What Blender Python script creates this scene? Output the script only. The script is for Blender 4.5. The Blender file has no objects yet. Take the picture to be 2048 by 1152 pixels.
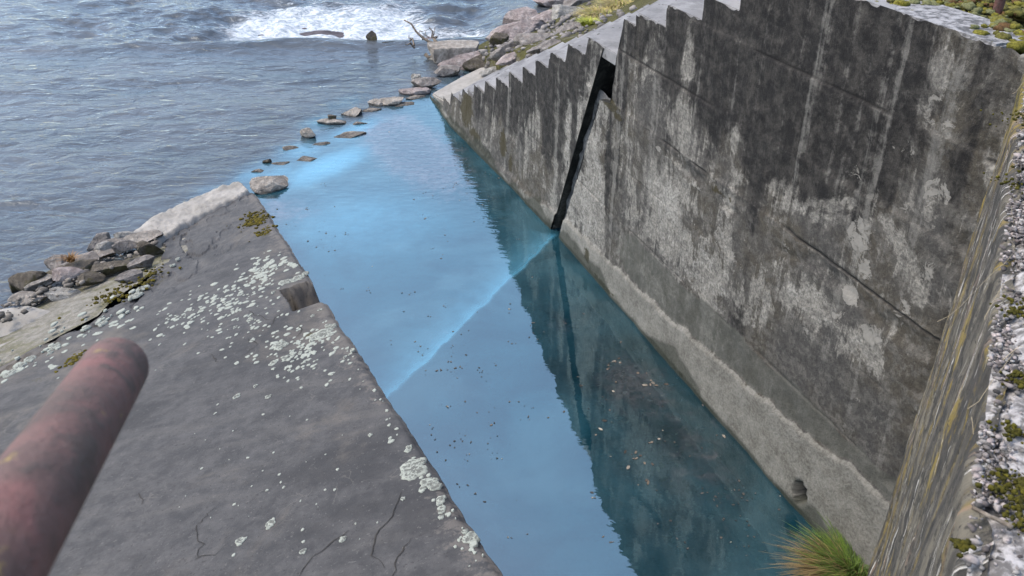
import bpy, bmesh, math, random
import numpy as np
from mathutils import Vector, Matrix
random.seed(7); RNG = np.random.default_rng(11)
SC = bpy.context.scene
COL = SC.collection
# ------------------------------------------------------------------ camera, sky, sun, exposure
F = 1750.0; PITCH = math.radians(31.1); CAMZ = 4.5
cam_d = bpy.data.cameras.new('camera'); cam = bpy.data.objects.new('camera', cam_d); COL.objects.link(cam)
cam.location = (0, 0, CAMZ); cam.rotation_euler = (math.pi/2 - PITCH, 0, 0)
cam_d.sensor_width = 36; cam_d.lens = F/2048*36; cam_d.clip_end = 3000; cam_d.clip_start = 0.02
cam_d.dof.use_dof = True; cam_d.dof.focus_distance = 7.0; cam_d.dof.aperture_fstop = 12.0
SC.camera = cam
SUN_EL, SUN_AZ = math.radians(58), math.radians(-80)      # azimuth measured from +Y towards +X
world = bpy.data.worlds.new('World'); SC.world = world; world.use_nodes = True
wn = world.node_tree; wn.nodes.clear()
sky = wn.nodes.new('ShaderNodeTexSky'); sky.sky_type = 'NISHITA'; sky.sun_disc = False
sky.sun_elevation = SUN_EL; sky.sun_rotation = SUN_AZ
sky.air_density = 1.0; sky.dust_density = 3.0; sky.ozone_density = 1.0
hs = wn.nodes.new('ShaderNodeHueSaturation'); hs.inputs['Saturation'].default_value = 0.95
bg = wn.nodes.new('ShaderNodeBackground'); bg.inputs['Strength'].default_value = 0.15
wo = wn.nodes.new('ShaderNodeOutputWorld')
wn.links.new(sky.outputs[0], hs.inputs['Color']); wn.links.new(hs.outputs[0], bg.inputs[0]); wn.links.new(bg.outputs[0], wo.inputs[0])
sun_d = bpy.data.lights.new('sun', 'SUN'); sun_d.energy = 0.8; sun_d.angle = math.radians(30); sun_d.color = (1, 0.92, 0.82)
sun = bpy.data.objects.new('sun', sun_d); COL.objects.link(sun)
sdir = Vector((math.sin(SUN_AZ)*math.cos(SUN_EL), math.cos(SUN_AZ)*math.cos(SUN_EL), math.sin(SUN_EL)))
sun.rotation_euler = sdir.to_track_quat('Z', 'Y').to_euler(); sun.location = (0, 0, 30)
SC.view_settings.view_transform = 'Standard'; SC.view_settings.look = 'None'
SC.view_settings.exposure = 1.55; SC.view_settings.gamma = 1.0; SC.view_settings.use_curve_mapping = False
SC.render.resolution_x = 1024; SC.render.resolution_y = 576

# ------------------------------------------------------------------ pixel -> direction helpers
CP, SP = math.cos(PITCH), math.sin(PITCH)
ORG = np.array([0, 0, CAMZ])
def ray(u, v):
    x = (u-1024)/F; y = (576-v)/F
    return np.array([x, CP+y*SP, -SP+y*CP])
def onz(u, v, z=0.0):
    d = ray(u, v); return ORG + (z-CAMZ)/d[2]*d
def onpl(u, v, p, n):
    d = ray(u, v); return ORG + np.dot(p-ORG, n)/np.dot(d, n)*d
def depth(p): return p[1]*CP-(p[2]-CAMZ)*SP
# wall frame: s runs along the waterline of the wing wall towards the viewer, WN points into the bank
WA = onz(1120, 475); WD = onz(1640, 1065)-WA; WD /= np.linalg.norm(WD); WN = np.array([-WD[1], WD[0], 0])
def W3(s, z, n=0.0): return WA + WD*s + WN*n + np.array([0, 0, z])
CORN = W3(5.04, 0)                                       # foot of the corner with the headwall
HT = 3.38
HM = onz(2040, 150, HT)-onz(1900, 1152, HT); HM /= np.linalg.norm(HM)   # headwall direction, also of the stair treads
HF = np.array([-HM[1], HM[0], 0])                         # fall line of the bank, towards the river
def qof(p): return (np.asarray(p)[..., :2]-CORN[:2]) @ HF[:2]
BANK_P = np.array([*(CORN[:2]+HF[:2]*1.5), 3.36]); BANK_K = 0.575
BANK_N = np.array([HF[0]*BANK_K, HF[1]*BANK_K, 1.0]); BANK_N /= np.linalg.norm(BANK_N)
def on_bank(u, v): return onpl(u, v, BANK_P, BANK_N)
# left slab plane
TIP = onz(492, 378, 0.03); SK = 0.28
SLAB_N = np.array([HF[0]*SK, HF[1]*SK, 1.0]); SLAB_N /= np.linalg.norm(SLAB_N)
def on_slab(u, v, up=0.0): return onpl(u, v, TIP, SLAB_N)+SLAB_N*up

# ------------------------------------------------------------------ numpy noise
def _h(ix, iy, seed):
    n = (ix*374761393 + iy*668265263 + seed*1442695041) & 0xffffffff
    n = ((n ^ (n >> 13))*1274126177) & 0xffffffff
    return ((n ^ (n >> 16)) & 0xffff)/65535.0
def vnoise(x, y, seed=0):
    x = np.asarray(x, float); y = np.asarray(y, float)
    ix = np.floor(x).astype(np.int64); iy = np.floor(y).astype(np.int64); fx = x-ix; fy = y-iy
    fx = fx*fx*(3-2*fx); fy = fy*fy*(3-2*fy)
    a = _h(ix, iy, seed); b = _h(ix+1, iy, seed); c = _h(ix, iy+1, seed); d = _h(ix+1, iy+1, seed)
    return (a*(1-fx)+b*fx)*(1-fy)+(c*(1-fx)+d*fx)*fy
def fbm(x, y, seed=0, oct=4):
    t = 0; a = .5; s = 0
    for i in range(oct):
        t = t+a*vnoise(x*2**i+i*17.3, y*2**i-i*9.1, seed+i); s += a; a *= .5
    return t/s
def sst(a, b, x):
    t = np.clip((x-a)/(b-a), 0, 1); return t*t*(3-2*t)
def seg_dist(P, a, b):
    a = np.asarray(a)[:2]; b = np.asarray(b)[:2]; d = b-a; t = np.clip(((P-a)@d)/(d@d), 0, 1)
    return np.linalg.norm(P-(a+t[..., None]*d), axis=-1)

# ------------------------------------------------------------------ object helpers
def mesh_obj(name, verts, faces, mat, parent=None, smooth=True, cols=None, uv=None, colname='mask'):
    me = bpy.data.meshes.new(name)
    verts = np.asarray(verts, float)
    if isinstance(faces, np.ndarray):
        nf, k = faces.shape
        me.vertices.add(len(verts)); me.vertices.foreach_set('co', verts.ravel())
        me.loops.add(nf*k); me.loops.foreach_set('vertex_index', faces.ravel().astype(np.int32))
        me.polygons.add(nf); me.polygons.foreach_set('loop_start', np.arange(0, nf*k, k, dtype=np.int32))
        me.polygons.foreach_set('loop_total', np.full(nf, k, dtype=np.int32))
        me.update(calc_edges=True)
    else:
        me.from_pydata([tuple(v) for v in verts], [], faces); me.update()
    me.validate()
    if smooth: me.polygons.foreach_set('use_smooth', np.ones(len(me.polygons), dtype=bool))
    if cols is not None:
        for nm, c in (cols if isinstance(cols, dict) else {colname: cols}).items():
            at = me.color_attributes.new(nm, 'FLOAT_COLOR', 'POINT'); at.data.foreach_set('color', np.ascontiguousarray(c, dtype=np.float32).ravel())
    if uv is not None:
        l = me.uv_layers.new(name='UVMap'); idx = np.empty(len(me.loops), dtype=np.int32); me.loops.foreach_get('vertex_index', idx)
        l.data.foreach_set('uv', np.ascontiguousarray(uv[idx], dtype=np.float32).ravel())
    ob = bpy.data.objects.new(name, me); COL.objects.link(ob)
    if mat: me.materials.append(mat)
    if parent is not None: setpar(ob, parent)
    return ob
def setpar(ob, parent):
    ob.parent = parent; ob.matrix_parent_inverse = Matrix.Translation(parent.location).inverted() if parent.type == 'EMPTY' else Matrix()
def tag(o, label, cat, group=None):
    o['label'] = label; o['category'] = cat
    if group: o['group'] = group
    return o
def thing(name, loc, label, cat, group=None):
    o = bpy.data.objects.new(name, None); COL.objects.link(o); o.location = tuple(loc); o.empty_display_size = .2
    return tag(o, label, cat, group)
def struct(o): o['kind'] = 'structure'; return o
def stuff(o): o['kind'] = 'stuff'; return o
def grid_faces(nr, nc, keep=None):
    i = np.arange((nr-1)*(nc-1)); r = i//(nc-1); c = i % (nc-1); a = r*nc+c
    f = np.stack([a, a+1, a+nc+1, a+nc], 1)
    return f if keep is None else f[keep.ravel()]
def origin(ob, p):
    """move an object's origin to p without moving its mesh"""
    p = Vector(tuple(p)); ob.data.transform(Matrix.Translation(-p)); ob.location = p; return ob

# ------------------------------------------------------------------ materials
class NT:
    def __init__(s, name):
        s.m = bpy.data.materials.new(name); s.m.use_nodes = True; s.t = s.m.node_tree; s.t.nodes.clear()
        s.out = s.t.nodes.new('ShaderNodeOutputMaterial')
    def n(s, typ, props=None, **ins):
        nd = s.t.nodes.new(typ)
        for k, v in (props or {}).items(): setattr(nd, k, v)
        for k, v in ins.items():
            key = k.replace('_', ' ')
            sock = nd.inputs[int(k[1:])] if k[0] == 'i' and k[1:].isdigit() else nd.inputs[key]
            s.put(sock, v)
        return nd
    def put(s, sock, v):
        if hasattr(v, 'is_linked') or hasattr(v, 'links'): s.t.links.new(v, sock)
        else: sock.default_value = v
    def noise(s, vec, scale, detail=5, rough=.55, dist=0.0):
        return s.n('ShaderNodeTexNoise', None, Vector=vec, Scale=scale, Detail=detail, Roughness=rough, Distortion=dist).outputs['Fac']
    def mapv(s, vec, scale, loc=(0, 0, 0), rot=(0, 0, 0)):
        return s.n('ShaderNodeMapping', None, Vector=vec, Scale=scale, Location=loc, Rotation=rot).outputs[0]
    def ramp(s, fac, a, b):
        return s.n('ShaderNodeMapRange', {'interpolation_type': 'SMOOTHSTEP'}, Value=fac, i1=a, i2=b, i3=0.0, i4=1.0).outputs[0]
    def math(s, op, a, b=0.0): return s.n('ShaderNodeMath', {'operation': op}, i0=a, i1=b).outputs[0]
    def mix(s, fac, a, b, blend='MIX'):
        nd = s.t.nodes.new('ShaderNodeMix'); nd.data_type = 'RGBA'; nd.blend_type = blend
        s.put(nd.inputs[0], fac); s.put(nd.inputs[6], c4(a)); s.put(nd.inputs[7], c4(b)); return nd.outputs[2]
    def attr(s, name):
        a = s.n('ShaderNodeVertexColor', {'layer_name': name}); sp = s.n('ShaderNodeSeparateColor', None, Color=a.outputs[0])
        return sp.outputs[0], sp.outputs[1], sp.outputs[2], a.outputs[1]
    def coord(s, kind='Object'): return s.n('ShaderNodeTexCoord').outputs[kind]
    def bump(s, h, strength, dist): return s.n('ShaderNodeBump', None, Height=h, Strength=strength, Distance=dist).outputs[0]
    def fin(s, col, rough=.85, normal=None, spec=.35, gain=.60):
        col = s.mix(1.0, col, (gain, gain, gain), 'MULTIPLY')
        b = s.n('ShaderNodeBsdfPrincipled', None, Base_Color=c4(col), Roughness=rough)
        b.inputs['Specular IOR Level'].default_value = spec
        if normal is not None: s.put(b.inputs['Normal'], normal)
        s.t.links.new(b.outputs[0], s.out.inputs[0]); return s.m
def c4(c): return (*c, 1.0) if isinstance(c, tuple) and len(c) == 3 else c

def geo_pos(k): return k.n('ShaderNodeNewGeometry').outputs['Position']

def mat_wall():
    k = NT('weathered_wall_concrete'); uv = k.coord('UV')
    base, green, moss, spall = k.attr('mask'); dark, lite, crack, wet = k.attr('mask2')
    big = k.noise(uv, 1.3, 6, .6); mid = k.noise(uv, 6, 8, .65); fine = k.noise(uv, 45, 6, .7); grit = k.noise(uv, 130, 3, .6)
    cl = k.noise(uv, 2.0, 13, .74, .6); cl2 = k.noise(uv, 9.5, 10, .75, .3)
    st1 = k.noise(k.mapv(uv, (3.6, .28, 1)), 1, 7, .62, .25); st2 = k.noise(k.mapv(uv, (14, .7, 1), (3, 1, 0)), 1, 7, .68, .2)
    con = k.mix(k.ramp(mid, .3, .7), (.31, .30, .28), (.52, .505, .465))
    con = k.mix(k.ramp(k.math('ADD', k.math('MULTIPLY', cl2, .6), k.math('ADD', k.math('MULTIPLY', st2, .35), k.math('MULTIPLY', k.math('SUBTRACT', lite, .5), .25))), .50, .58), con, (.60, .59, .555))
    con = k.mix(k.math('MULTIPLY', k.ramp(fine, .46, .60), .6), con, (.13, .128, .12))
    # brown-grey film, then black algae, each with ragged edges and running down in streaks
    f1 = k.math('ADD', k.math('ADD', k.math('MULTIPLY', cl, .55), k.math('MULTIPLY', st2, .25)), k.math('ADD', k.math('MULTIPLY', st1, .2), k.math('MULTIPLY', k.math('SUBTRACT', lite, .5), -.20)))
    br = k.ramp(f1, .462, .505)
    film = k.mix(k.ramp(big, .42, .6), (.080, .078, .077), (.092, .080, .060))
    film = k.mix(k.math('MULTIPLY', k.ramp(cl2, .49, .54), .6), film, (.20, .193, .18))
    col = k.mix(k.math('MULTIPLY', br, .88), con, film)
    f2 = k.math('ADD', k.math('ADD', k.math('MULTIPLY', st1, .55), k.math('MULTIPLY', cl, .45)), k.math('MULTIPLY', k.math('SUBTRACT', dark, .5), .34))
    dk = k.ramp(f2, .52, .60)
    col = k.mix(k.math('MULTIPLY', dk, .95), col, k.mix(k.ramp(k.math('ADD', k.math('MULTIPLY', cl2, .7), k.math('MULTIPLY', st2, .3)), .42, .64), (.013, .013, .014), (.10, .095, .088)))
    pst = k.ramp(k.math('ADD', k.math('MULTIPLY', k.noise(k.mapv(uv, (8, .28, 1), (11, 6, 0)), 1, 6, .6, .15), .7), k.math('MULTIPLY', cl2, .3)), .535, .62)
    col = k.mix(k.math('MULTIPLY', pst, .55), col, (.36, .355, .335))
    gr1 = k.ramp(k.noise(uv, 24, 10, .8), .36, .66)
    col = k.mix(1.0, col, k.mix(gr1, (.70, .70, .70), (1.25, 1.25, 1.23)), 'MULTIPLY')
    # flaking lime patches with a hard ragged edge
    sp = k.ramp(k.math('ADD', spall, k.math('MULTIPLY', k.math('SUBTRACT', k.noise(uv, 10, 10, .74, .6), .5), 1.7)), .66, .72)
    sp = k.math('MULTIPLY', sp, k.ramp(spall, .08, .3))
    col = k.mix(k.math('MULTIPLY', sp, .85), col, k.mix(fine, (.36, .35, .32), (.60, .59, .55)))
    # damp grey-green tide band and pale worn foot
    gr = k.ramp(k.math('ADD', green, k.math('MULTIPLY', k.math('SUBTRACT', mid, .5), .8)), .42, .62)
    col = k.mix(k.math('MULTIPLY', gr, .75), col, k.mix(k.ramp(mid, .35, .7), (.125, .13, .112), (.20, .205, .185)))
    bs = k.ramp(k.math('ADD', base, k.math('MULTIPLY', k.math('SUBTRACT', mid, .5), .7)), .40, .60)
    col = k.mix(k.math('MULTIPLY', bs, .9), col, k.mix(k.ramp(k.math('ADD', k.math('MULTIPLY', fine, .6), k.math('MULTIPLY', mid, .5)), .38, .68), (.19, .185, .16), (.44, .435, .40)))
    ms = k.ramp(k.math('ADD', moss, k.math('MULTIPLY', k.math('SUBTRACT', k.noise(uv, 14, 6, .65), .5), 1.1)), .48, .62)
    col = k.mix(k.math('MULTIPLY', ms, .9), col, k.mix(fine, (.035, .030, .012), (.10, .085, .035)))
    col = k.mix(crack, col, (.022, .021, .02))
    wt = k.math('MULTIPLY', wet, .92); col = k.mix(wt, col, (.028, .038, .024))
    speck = k.ramp(grit, .66, .74); col = k.mix(k.math('MULTIPLY', speck, .5), col, (.42, .41, .39))
    pit = k.ramp(k.noise(uv, 90, 4, .7), .62, .7); col = k.mix(k.math('MULTIPLY', pit, .6), col, (.03, .03, .03))
    col = k.mix(1.0, col, (.69, .68, .655), 'MULTIPLY')
    h = k.math('ADD', k.math('ADD', k.math('MULTIPLY', fine, .6), k.math('MULTIPLY', mid, .8)), k.math('ADD', k.math('MULTIPLY', sp, .35), k.math('MULTIPLY', grit, .25)))
    return k.fin(col, .9, k.bump(h, .9, .012), .25)

def mat_headwall():
    k = NT('streaked_headwall_concrete'); uv = k.coord('UV')
    base, green, moss, spall = k.attr('mask')
    s1 = k.noise(k.mapv(uv, (7, .8, 1)), 1, 8, .7, .1); s2 = k.noise(k.mapv(uv, (11, 4.5, 1)), 1, 10, .78, .2); s3 = k.noise(k.mapv(uv, (46, .5, 1), (5, 2, 0)), 1, 5, .65, .05)
    fine = k.noise(uv, 40, 6, .7); mid = k.noise(uv, 7, 6, .6)
    col = k.mix(k.ramp(s1, .42, .58), (.075, .070, .062), (.20, .182, .14))
    col = k.mix(k.math('MULTIPLY', k.ramp(k.noise(k.mapv(uv, (9, .5, 1), (9, 4, 0)), 1, 5, .6), .53, .62), .7), col, (.26, .19, .05))
    col = k.mix(k.math('MULTIPLY', k.ramp(k.noise(k.mapv(uv, (11, .5, 1), (1, 8, 0)), 1, 5, .6), .57, .64), .6), col, (.33, .23, .17))
    col = k.mix(k.math('MULTIPLY', k.ramp(s2, .51, .57), .85), col, (.04, .038, .034))
    col = k.mix(k.ramp(s3, .61, .63), col, (.62, .60, .55))
    col = k.mix(k.math('MULTIPLY', k.ramp(k.math('ADD', green, k.math('MULTIPLY', mid, .4)), .6, .8), .9), col, (.20, .165, .03))
    col = k.mix(k.math('MULTIPLY', k.ramp(k.noise(uv, 8, 11, .76), .50, .58), .8), col, (.05, .048, .042))
    col = k.mix(k.math('MULTIPLY', k.ramp(k.noise(k.mapv(uv, (6, 1.6, 1), (2, 7, 0)), 1, 8, .7), .56, .62), .7), col, (.34, .25, .05))
    col = k.mix(k.ramp(fine, .58, .64), col, (.035, .033, .028))
    h = k.math('ADD', k.math('MULTIPLY', s2, 1.0), k.math('ADD', k.math('MULTIPLY', s3, .8), k.math('MULTIPLY', fine, .5)))
    return k.fin(col, .85, k.bump(h, .9, .012), .3)

def mat_tread():
    k = NT('worn_tread_concrete'); p = geo_pos(k)
    n1 = k.noise(p, 2.2, 7, .6); n2 = k.noise(p, 30, 5, .7)
    col = k.mix(k.ramp(n1, .3, .7), (.22, .22, .22), (.37, .37, .365))
    col = k.mix(k.math('MULTIPLY', k.ramp(n2, .52, .68), .5), col, (.2, .2, .195))
    col = k.mix(k.ramp(k.noise(p, 9, 4, .6), .62, .67), col, (.07, .065, .05))
    col = k.mix(k.math('MULTIPLY', k.ramp(k.noise(p, 4, 9, .72), .5, .6), .5), col, (.13, .13, .125))
    return k.fin(col, .8, k.bump(k.math('ADD', n2, n1), .7, .012), .35)

def mat_slab():
    k = NT('dark_slab_concrete'); p = geo_pos(k); crack, pale, edge, mossy = k.attr('mask')
    a = math.atan2(HF[1], HF[0])
    al = k.mapv(p, (.6, 3.2, 1), (0, 0, 0), (0, 0, -a))
    n1 = k.noise(p, 1.1, 6, .6); n2 = k.noise(p, 9, 8, .68); n3 = k.noise(p, 70, 5, .7); st = k.noise(al, 1.6, 7, .62, .3)
    col = k.mix(k.ramp(n2, .3, .72), (.062, .064, .069), (.165, .163, .162))
    col = k.mix(k.math('MULTIPLY', k.ramp(st, .52, .72), .55), col, (.21, .20, .185))
    col = k.mix(k.math('MULTIPLY', k.ramp(n1, .46, .60), .7), col, (.042, .043, .047))
    col = k.mix(k.math('MULTIPLY', k.ramp(k.noise(k.mapv(p, (1, 1, 1), (7, 3, 0)), .9, 8, .68, .6), .50, .66), .75), col, (.29, .255, .21))
    col = k.mix(k.math('MULTIPLY', k.ramp(n3, .55, .68), .35), col, (.045, .045, .046))
    pl = k.ramp(k.math('ADD', pale, k.math('MULTIPLY', k.math('SUBTRACT', n2, .5), .7)), .42, .58)
    col = k.mix(k.math('MULTIPLY', pl, .9), col, k.mix(k.ramp(n2, .35, .7), (.27, .25, .21), (.43, .41, .365)))
    ed = k.ramp(k.math('ADD', edge, k.math('MULTIPLY', k.math('SUBTRACT', k.noise(p, 16, 7, .7), .5), 1.5)), .62, .8)
    col = k.mix(k.math('MULTIPLY', ed, .75), col, k.mix(n3, (.17, .15, .125), (.36, .33, .30)))
    ms = k.ramp(k.math('ADD', mossy, k.math('MULTIPLY', k.math('SUBTRACT', k.noise(p, 20, 6, .7), .5), 1.2)), .5, .65)
    col = k.mix(ms, col, k.mix(n3, (.045, .04, .012), (.15, .125, .035)))
    pit = k.ramp(k.noise(p, 42, 6, .75), .585, .64); col = k.mix(k.math('MULTIPLY', pit, .7), col, (.03, .03, .03))
    agg = k.ramp(k.noise(k.mapv(p, (1, 1, 1), (3, 9, 0)), 55, 4, .6), .62, .67); col = k.mix(k.math('MULTIPLY', agg, .55), col, (.27, .26, .245))
    # thin pale veins (healed cracks)
    vd = k.n('ShaderNodeTexVoronoi', {'feature': 'DISTANCE_TO_EDGE'}, Vector=k.n('ShaderNodeVectorMath', {'operation': 'ADD'}, i0=p, i1=k.n('ShaderNodeTexNoise', None, Vector=p, Scale=3.0, Detail=4.0).outputs['Color']).outputs[0], Scale=1.9).outputs['Distance']
    vein = k.math('MULTIPLY', k.math('SUBTRACT', 1.0, k.ramp(vd, .004, .014)), k.ramp(k.noise(p, 1.7, 3, .5), .52, .62))
    col = k.mix(k.math('MULTIPLY', vein, .5), col, (.26, .245, .22))
    col = k.mix(crack, col, (.02, .02, .02))
    h = k.math('ADD', k.math('MULTIPLY', n2, 1.0), k.math('MULTIPLY', n3, .5))
    return k.fin(col, .78, k.bump(h, .6, .006), .4, .30)

def mat_lichen():
    k = NT('pale_lichen'); p = geo_pos(k); rim = k.attr('mask')[0]
    n = k.noise(p, 55, 6, .7); n2 = k.noise(p, 14, 4, .6)
    col = k.mix(n2, (.28, .31, .27), (.46, .49, .43))
    col = k.mix(k.math('MULTIPLY', k.ramp(k.math('ADD', n, k.math('MULTIPLY', rim, .16)), .56, .66), .9), col, (.12, .125, .115))
    return k.fin(col, .95, k.bump(n, .7, .004), .15)

def mat_rock(name, a, b, c=None, moss=0.0):
    k = NT(name); o = k.coord('Object'); g = k.n('ShaderNodeNewGeometry')
    n1 = k.noise(o, 3.5, 7, .62, .3); n2 = k.noise(o, 26, 6, .7); n3 = k.noise(o, 9, 6, .65)
    col = k.mix(k.ramp(n1, .32, .68), a, b)
    if c: col = k.mix(k.math('MULTIPLY', k.ramp(n3, .52, .66), .8), col, c)
    col = k.mix(k.math('MULTIPLY', k.ramp(n2, .56, .7), .6), col, tuple(x*.35 for x in a))
    if moss:
        up = k.n('ShaderNodeSeparateXYZ', None, Vector=g.outputs['Normal']).outputs[2]
        mm = k.ramp(k.math('ADD', k.math('MULTIPLY', n3, 1.0), k.math('MULTIPLY', up, -.12)), .62-moss*.25, .72-moss*.2)
        col = k.mix(k.math('MULTIPLY', mm, .85), col, k.mix(n2, (.06, .055, .02), (.14, .125, .05)))
    # damp dark foot where the stone stands in the water
    z = k.n('ShaderNodeSeparateXYZ', None, Vector=g.outputs['Position']).outputs[2]
    wet = k.math('SUBTRACT', 1.0, k.ramp(k.math('ADD', z, k.math('MULTIPLY', n1, .03)), .02, .055))
    col = k.mix(k.math('MULTIPLY', wet, .75), col, tuple(x*.22 for x in a))
    n4 = k.noise(o, 11, 10, .75); col = k.mix(1.0, col, k.mix(k.ramp(n4, .35, .65), (.62, .61, .60), (1.3, 1.3, 1.3)), 'MULTIPLY')
    h = k.math('ADD', k.math('MULTIPLY', n4, 1.5), k.math('MULTIPLY', n2, .5))
    return k.fin(col, .88, k.bump(h, 1.0, .045), .25)

def mat_vcol(name, rough=.8, nscale=60, amt=.5, spec=.25, sub=False):
    k = NT(name); a = k.n('ShaderNodeVertexColor', {'layer_name': 'mask'}); p = geo_pos(k)
    n = k.noise(p, nscale, 5, .65)
    col = k.mix(k.ramp(n, .3, .7), k.mix(1.0, a.outputs[0], (1-amt, 1-amt, 1-amt), 'MULTIPLY'), k.mix(1.0, a.outputs[0], (1+amt*.35,)*3, 'MULTIPLY'))
    return k.fin(col, rough, k.bump(n, .4, .004), spec)

def mat_rust():
    k = NT('rusty_red_paint'); o = k.coord('Object')
    n1 = k.noise(o, 14, 6, .6); n2 = k.noise(o, 60, 6, .7); n3 = k.noise(o, 9, 5, .6, .6)
    col = k.mix(k.ramp(n1, .35, .65), (.105, .048, .038), (.18, .074, .060))
    col = k.mix(k.math('MULTIPLY', k.ramp(n3, .55, .64), .8), col, (.22, .072, .062))
    col = k.mix(k.math('MULTIPLY', k.ramp(k.noise(o, 26, 8, .72, .4), .50, .58), .8), col, (.062, .034, .024))
    col = k.mix(k.ramp(k.noise(o, 20, 6, .65), .63, .67), col, (.38, .26, .06))
    col = k.mix(k.math('MULTIPLY', k.ramp(n2, .52, .66), .5), col, (.06, .034, .026))
    return k.fin(col, .55, k.bump(k.math('ADD', k.noise(o, 26, 8, .72, .4), n2), .9, .004), .45)

def mat_ground():
    k = NT('mossy_earth'); p = geo_pos(k)
    n1 = k.noise(p, 2.2, 7, .62); n2 = k.noise(p, 18, 7, .7); n3 = k.noise(p, 70, 5, .7)
    col = k.mix(k.ramp(n2, .35, .68), (.055, .052, .018), (.15, .145, .045))
    col = k.mix(k.ramp(n1, .55, .66), col, k.mix(n2, (.10, .09, .06), (.26, .24, .20)))
    col = k.mix(k.math('MULTIPLY', k.ramp(n3, .5, .7), .6), col, (.03, .028, .015))
    return k.fin(col, .95, k.bump(k.math('ADD', n2, k.math('MULTIPLY', n3, .6)), 1.0, .03), .15)

def mat_shore():
    k = NT('silted_shore'); p = geo_pos(k)
    n1 = k.noise(p, 2.4, 7, .62); n2 = k.noise(p, 13, 7, .7); n3 = k.noise(p, 60, 5, .7)
    col = k.mix(k.ramp(n2, .32, .7), (.18, .17, .135), (.34, .325, .28))
    col = k.mix(k.math('MULTIPLY', k.ramp(n1, .48, .6), .8), col, k.mix(n2, (.09, .088, .04), (.19, .18, .085)))
    col = k.mix(k.math('MULTIPLY', k.ramp(n3, .52, .7), .6), col, (.05, .045, .03))
    return k.fin(col, .85, k.bump(k.math('ADD', n2, k.math('MULTIPLY', n3, .5)), .9, .025), .35)

def mat_paleslab():
    k = NT('washed_pale_concrete'); p = geo_pos(k)
    n1 = k.noise(p, 2.6, 7, .62, .3); n2 = k.noise(p, 16, 7, .7); n3 = k.noise(p, 60, 5, .7)
    col = k.mix(k.ramp(n1, .3, .7), (.27, .255, .22), (.42, .40, .36))
    col = k.mix(k.math('MULTIPLY', k.ramp(n2, .5, .68), .55), col, (.17, .155, .125))
    col = k.mix(k.ramp(n3, .66, .72), col, (.07, .065, .05))
    return k.fin(col, .75, k.bump(k.math('ADD', n2, k.math('MULTIPLY', n3, .4)), .6, .015), .4)

def mat_bed():
    k = NT('silty_channel_bed'); p = geo_pos(k)
    n1 = k.noise(p, 1.1, 6, .62); n2 = k.noise(p, 8, 7, .7); n3 = k.noise(p, 40, 4, .7)
    col = k.mix(k.ramp(n1, .3, .7), (.07, .065, .075), (.22, .195, .21))
    col = k.mix(k.ramp(n2, .5, .68), col, (.03, .03, .03))
    col = k.mix(k.ramp(n3, .66, .72), col, (.26, .24, .21))
    return k.fin(col, .9, None, .1)

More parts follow.
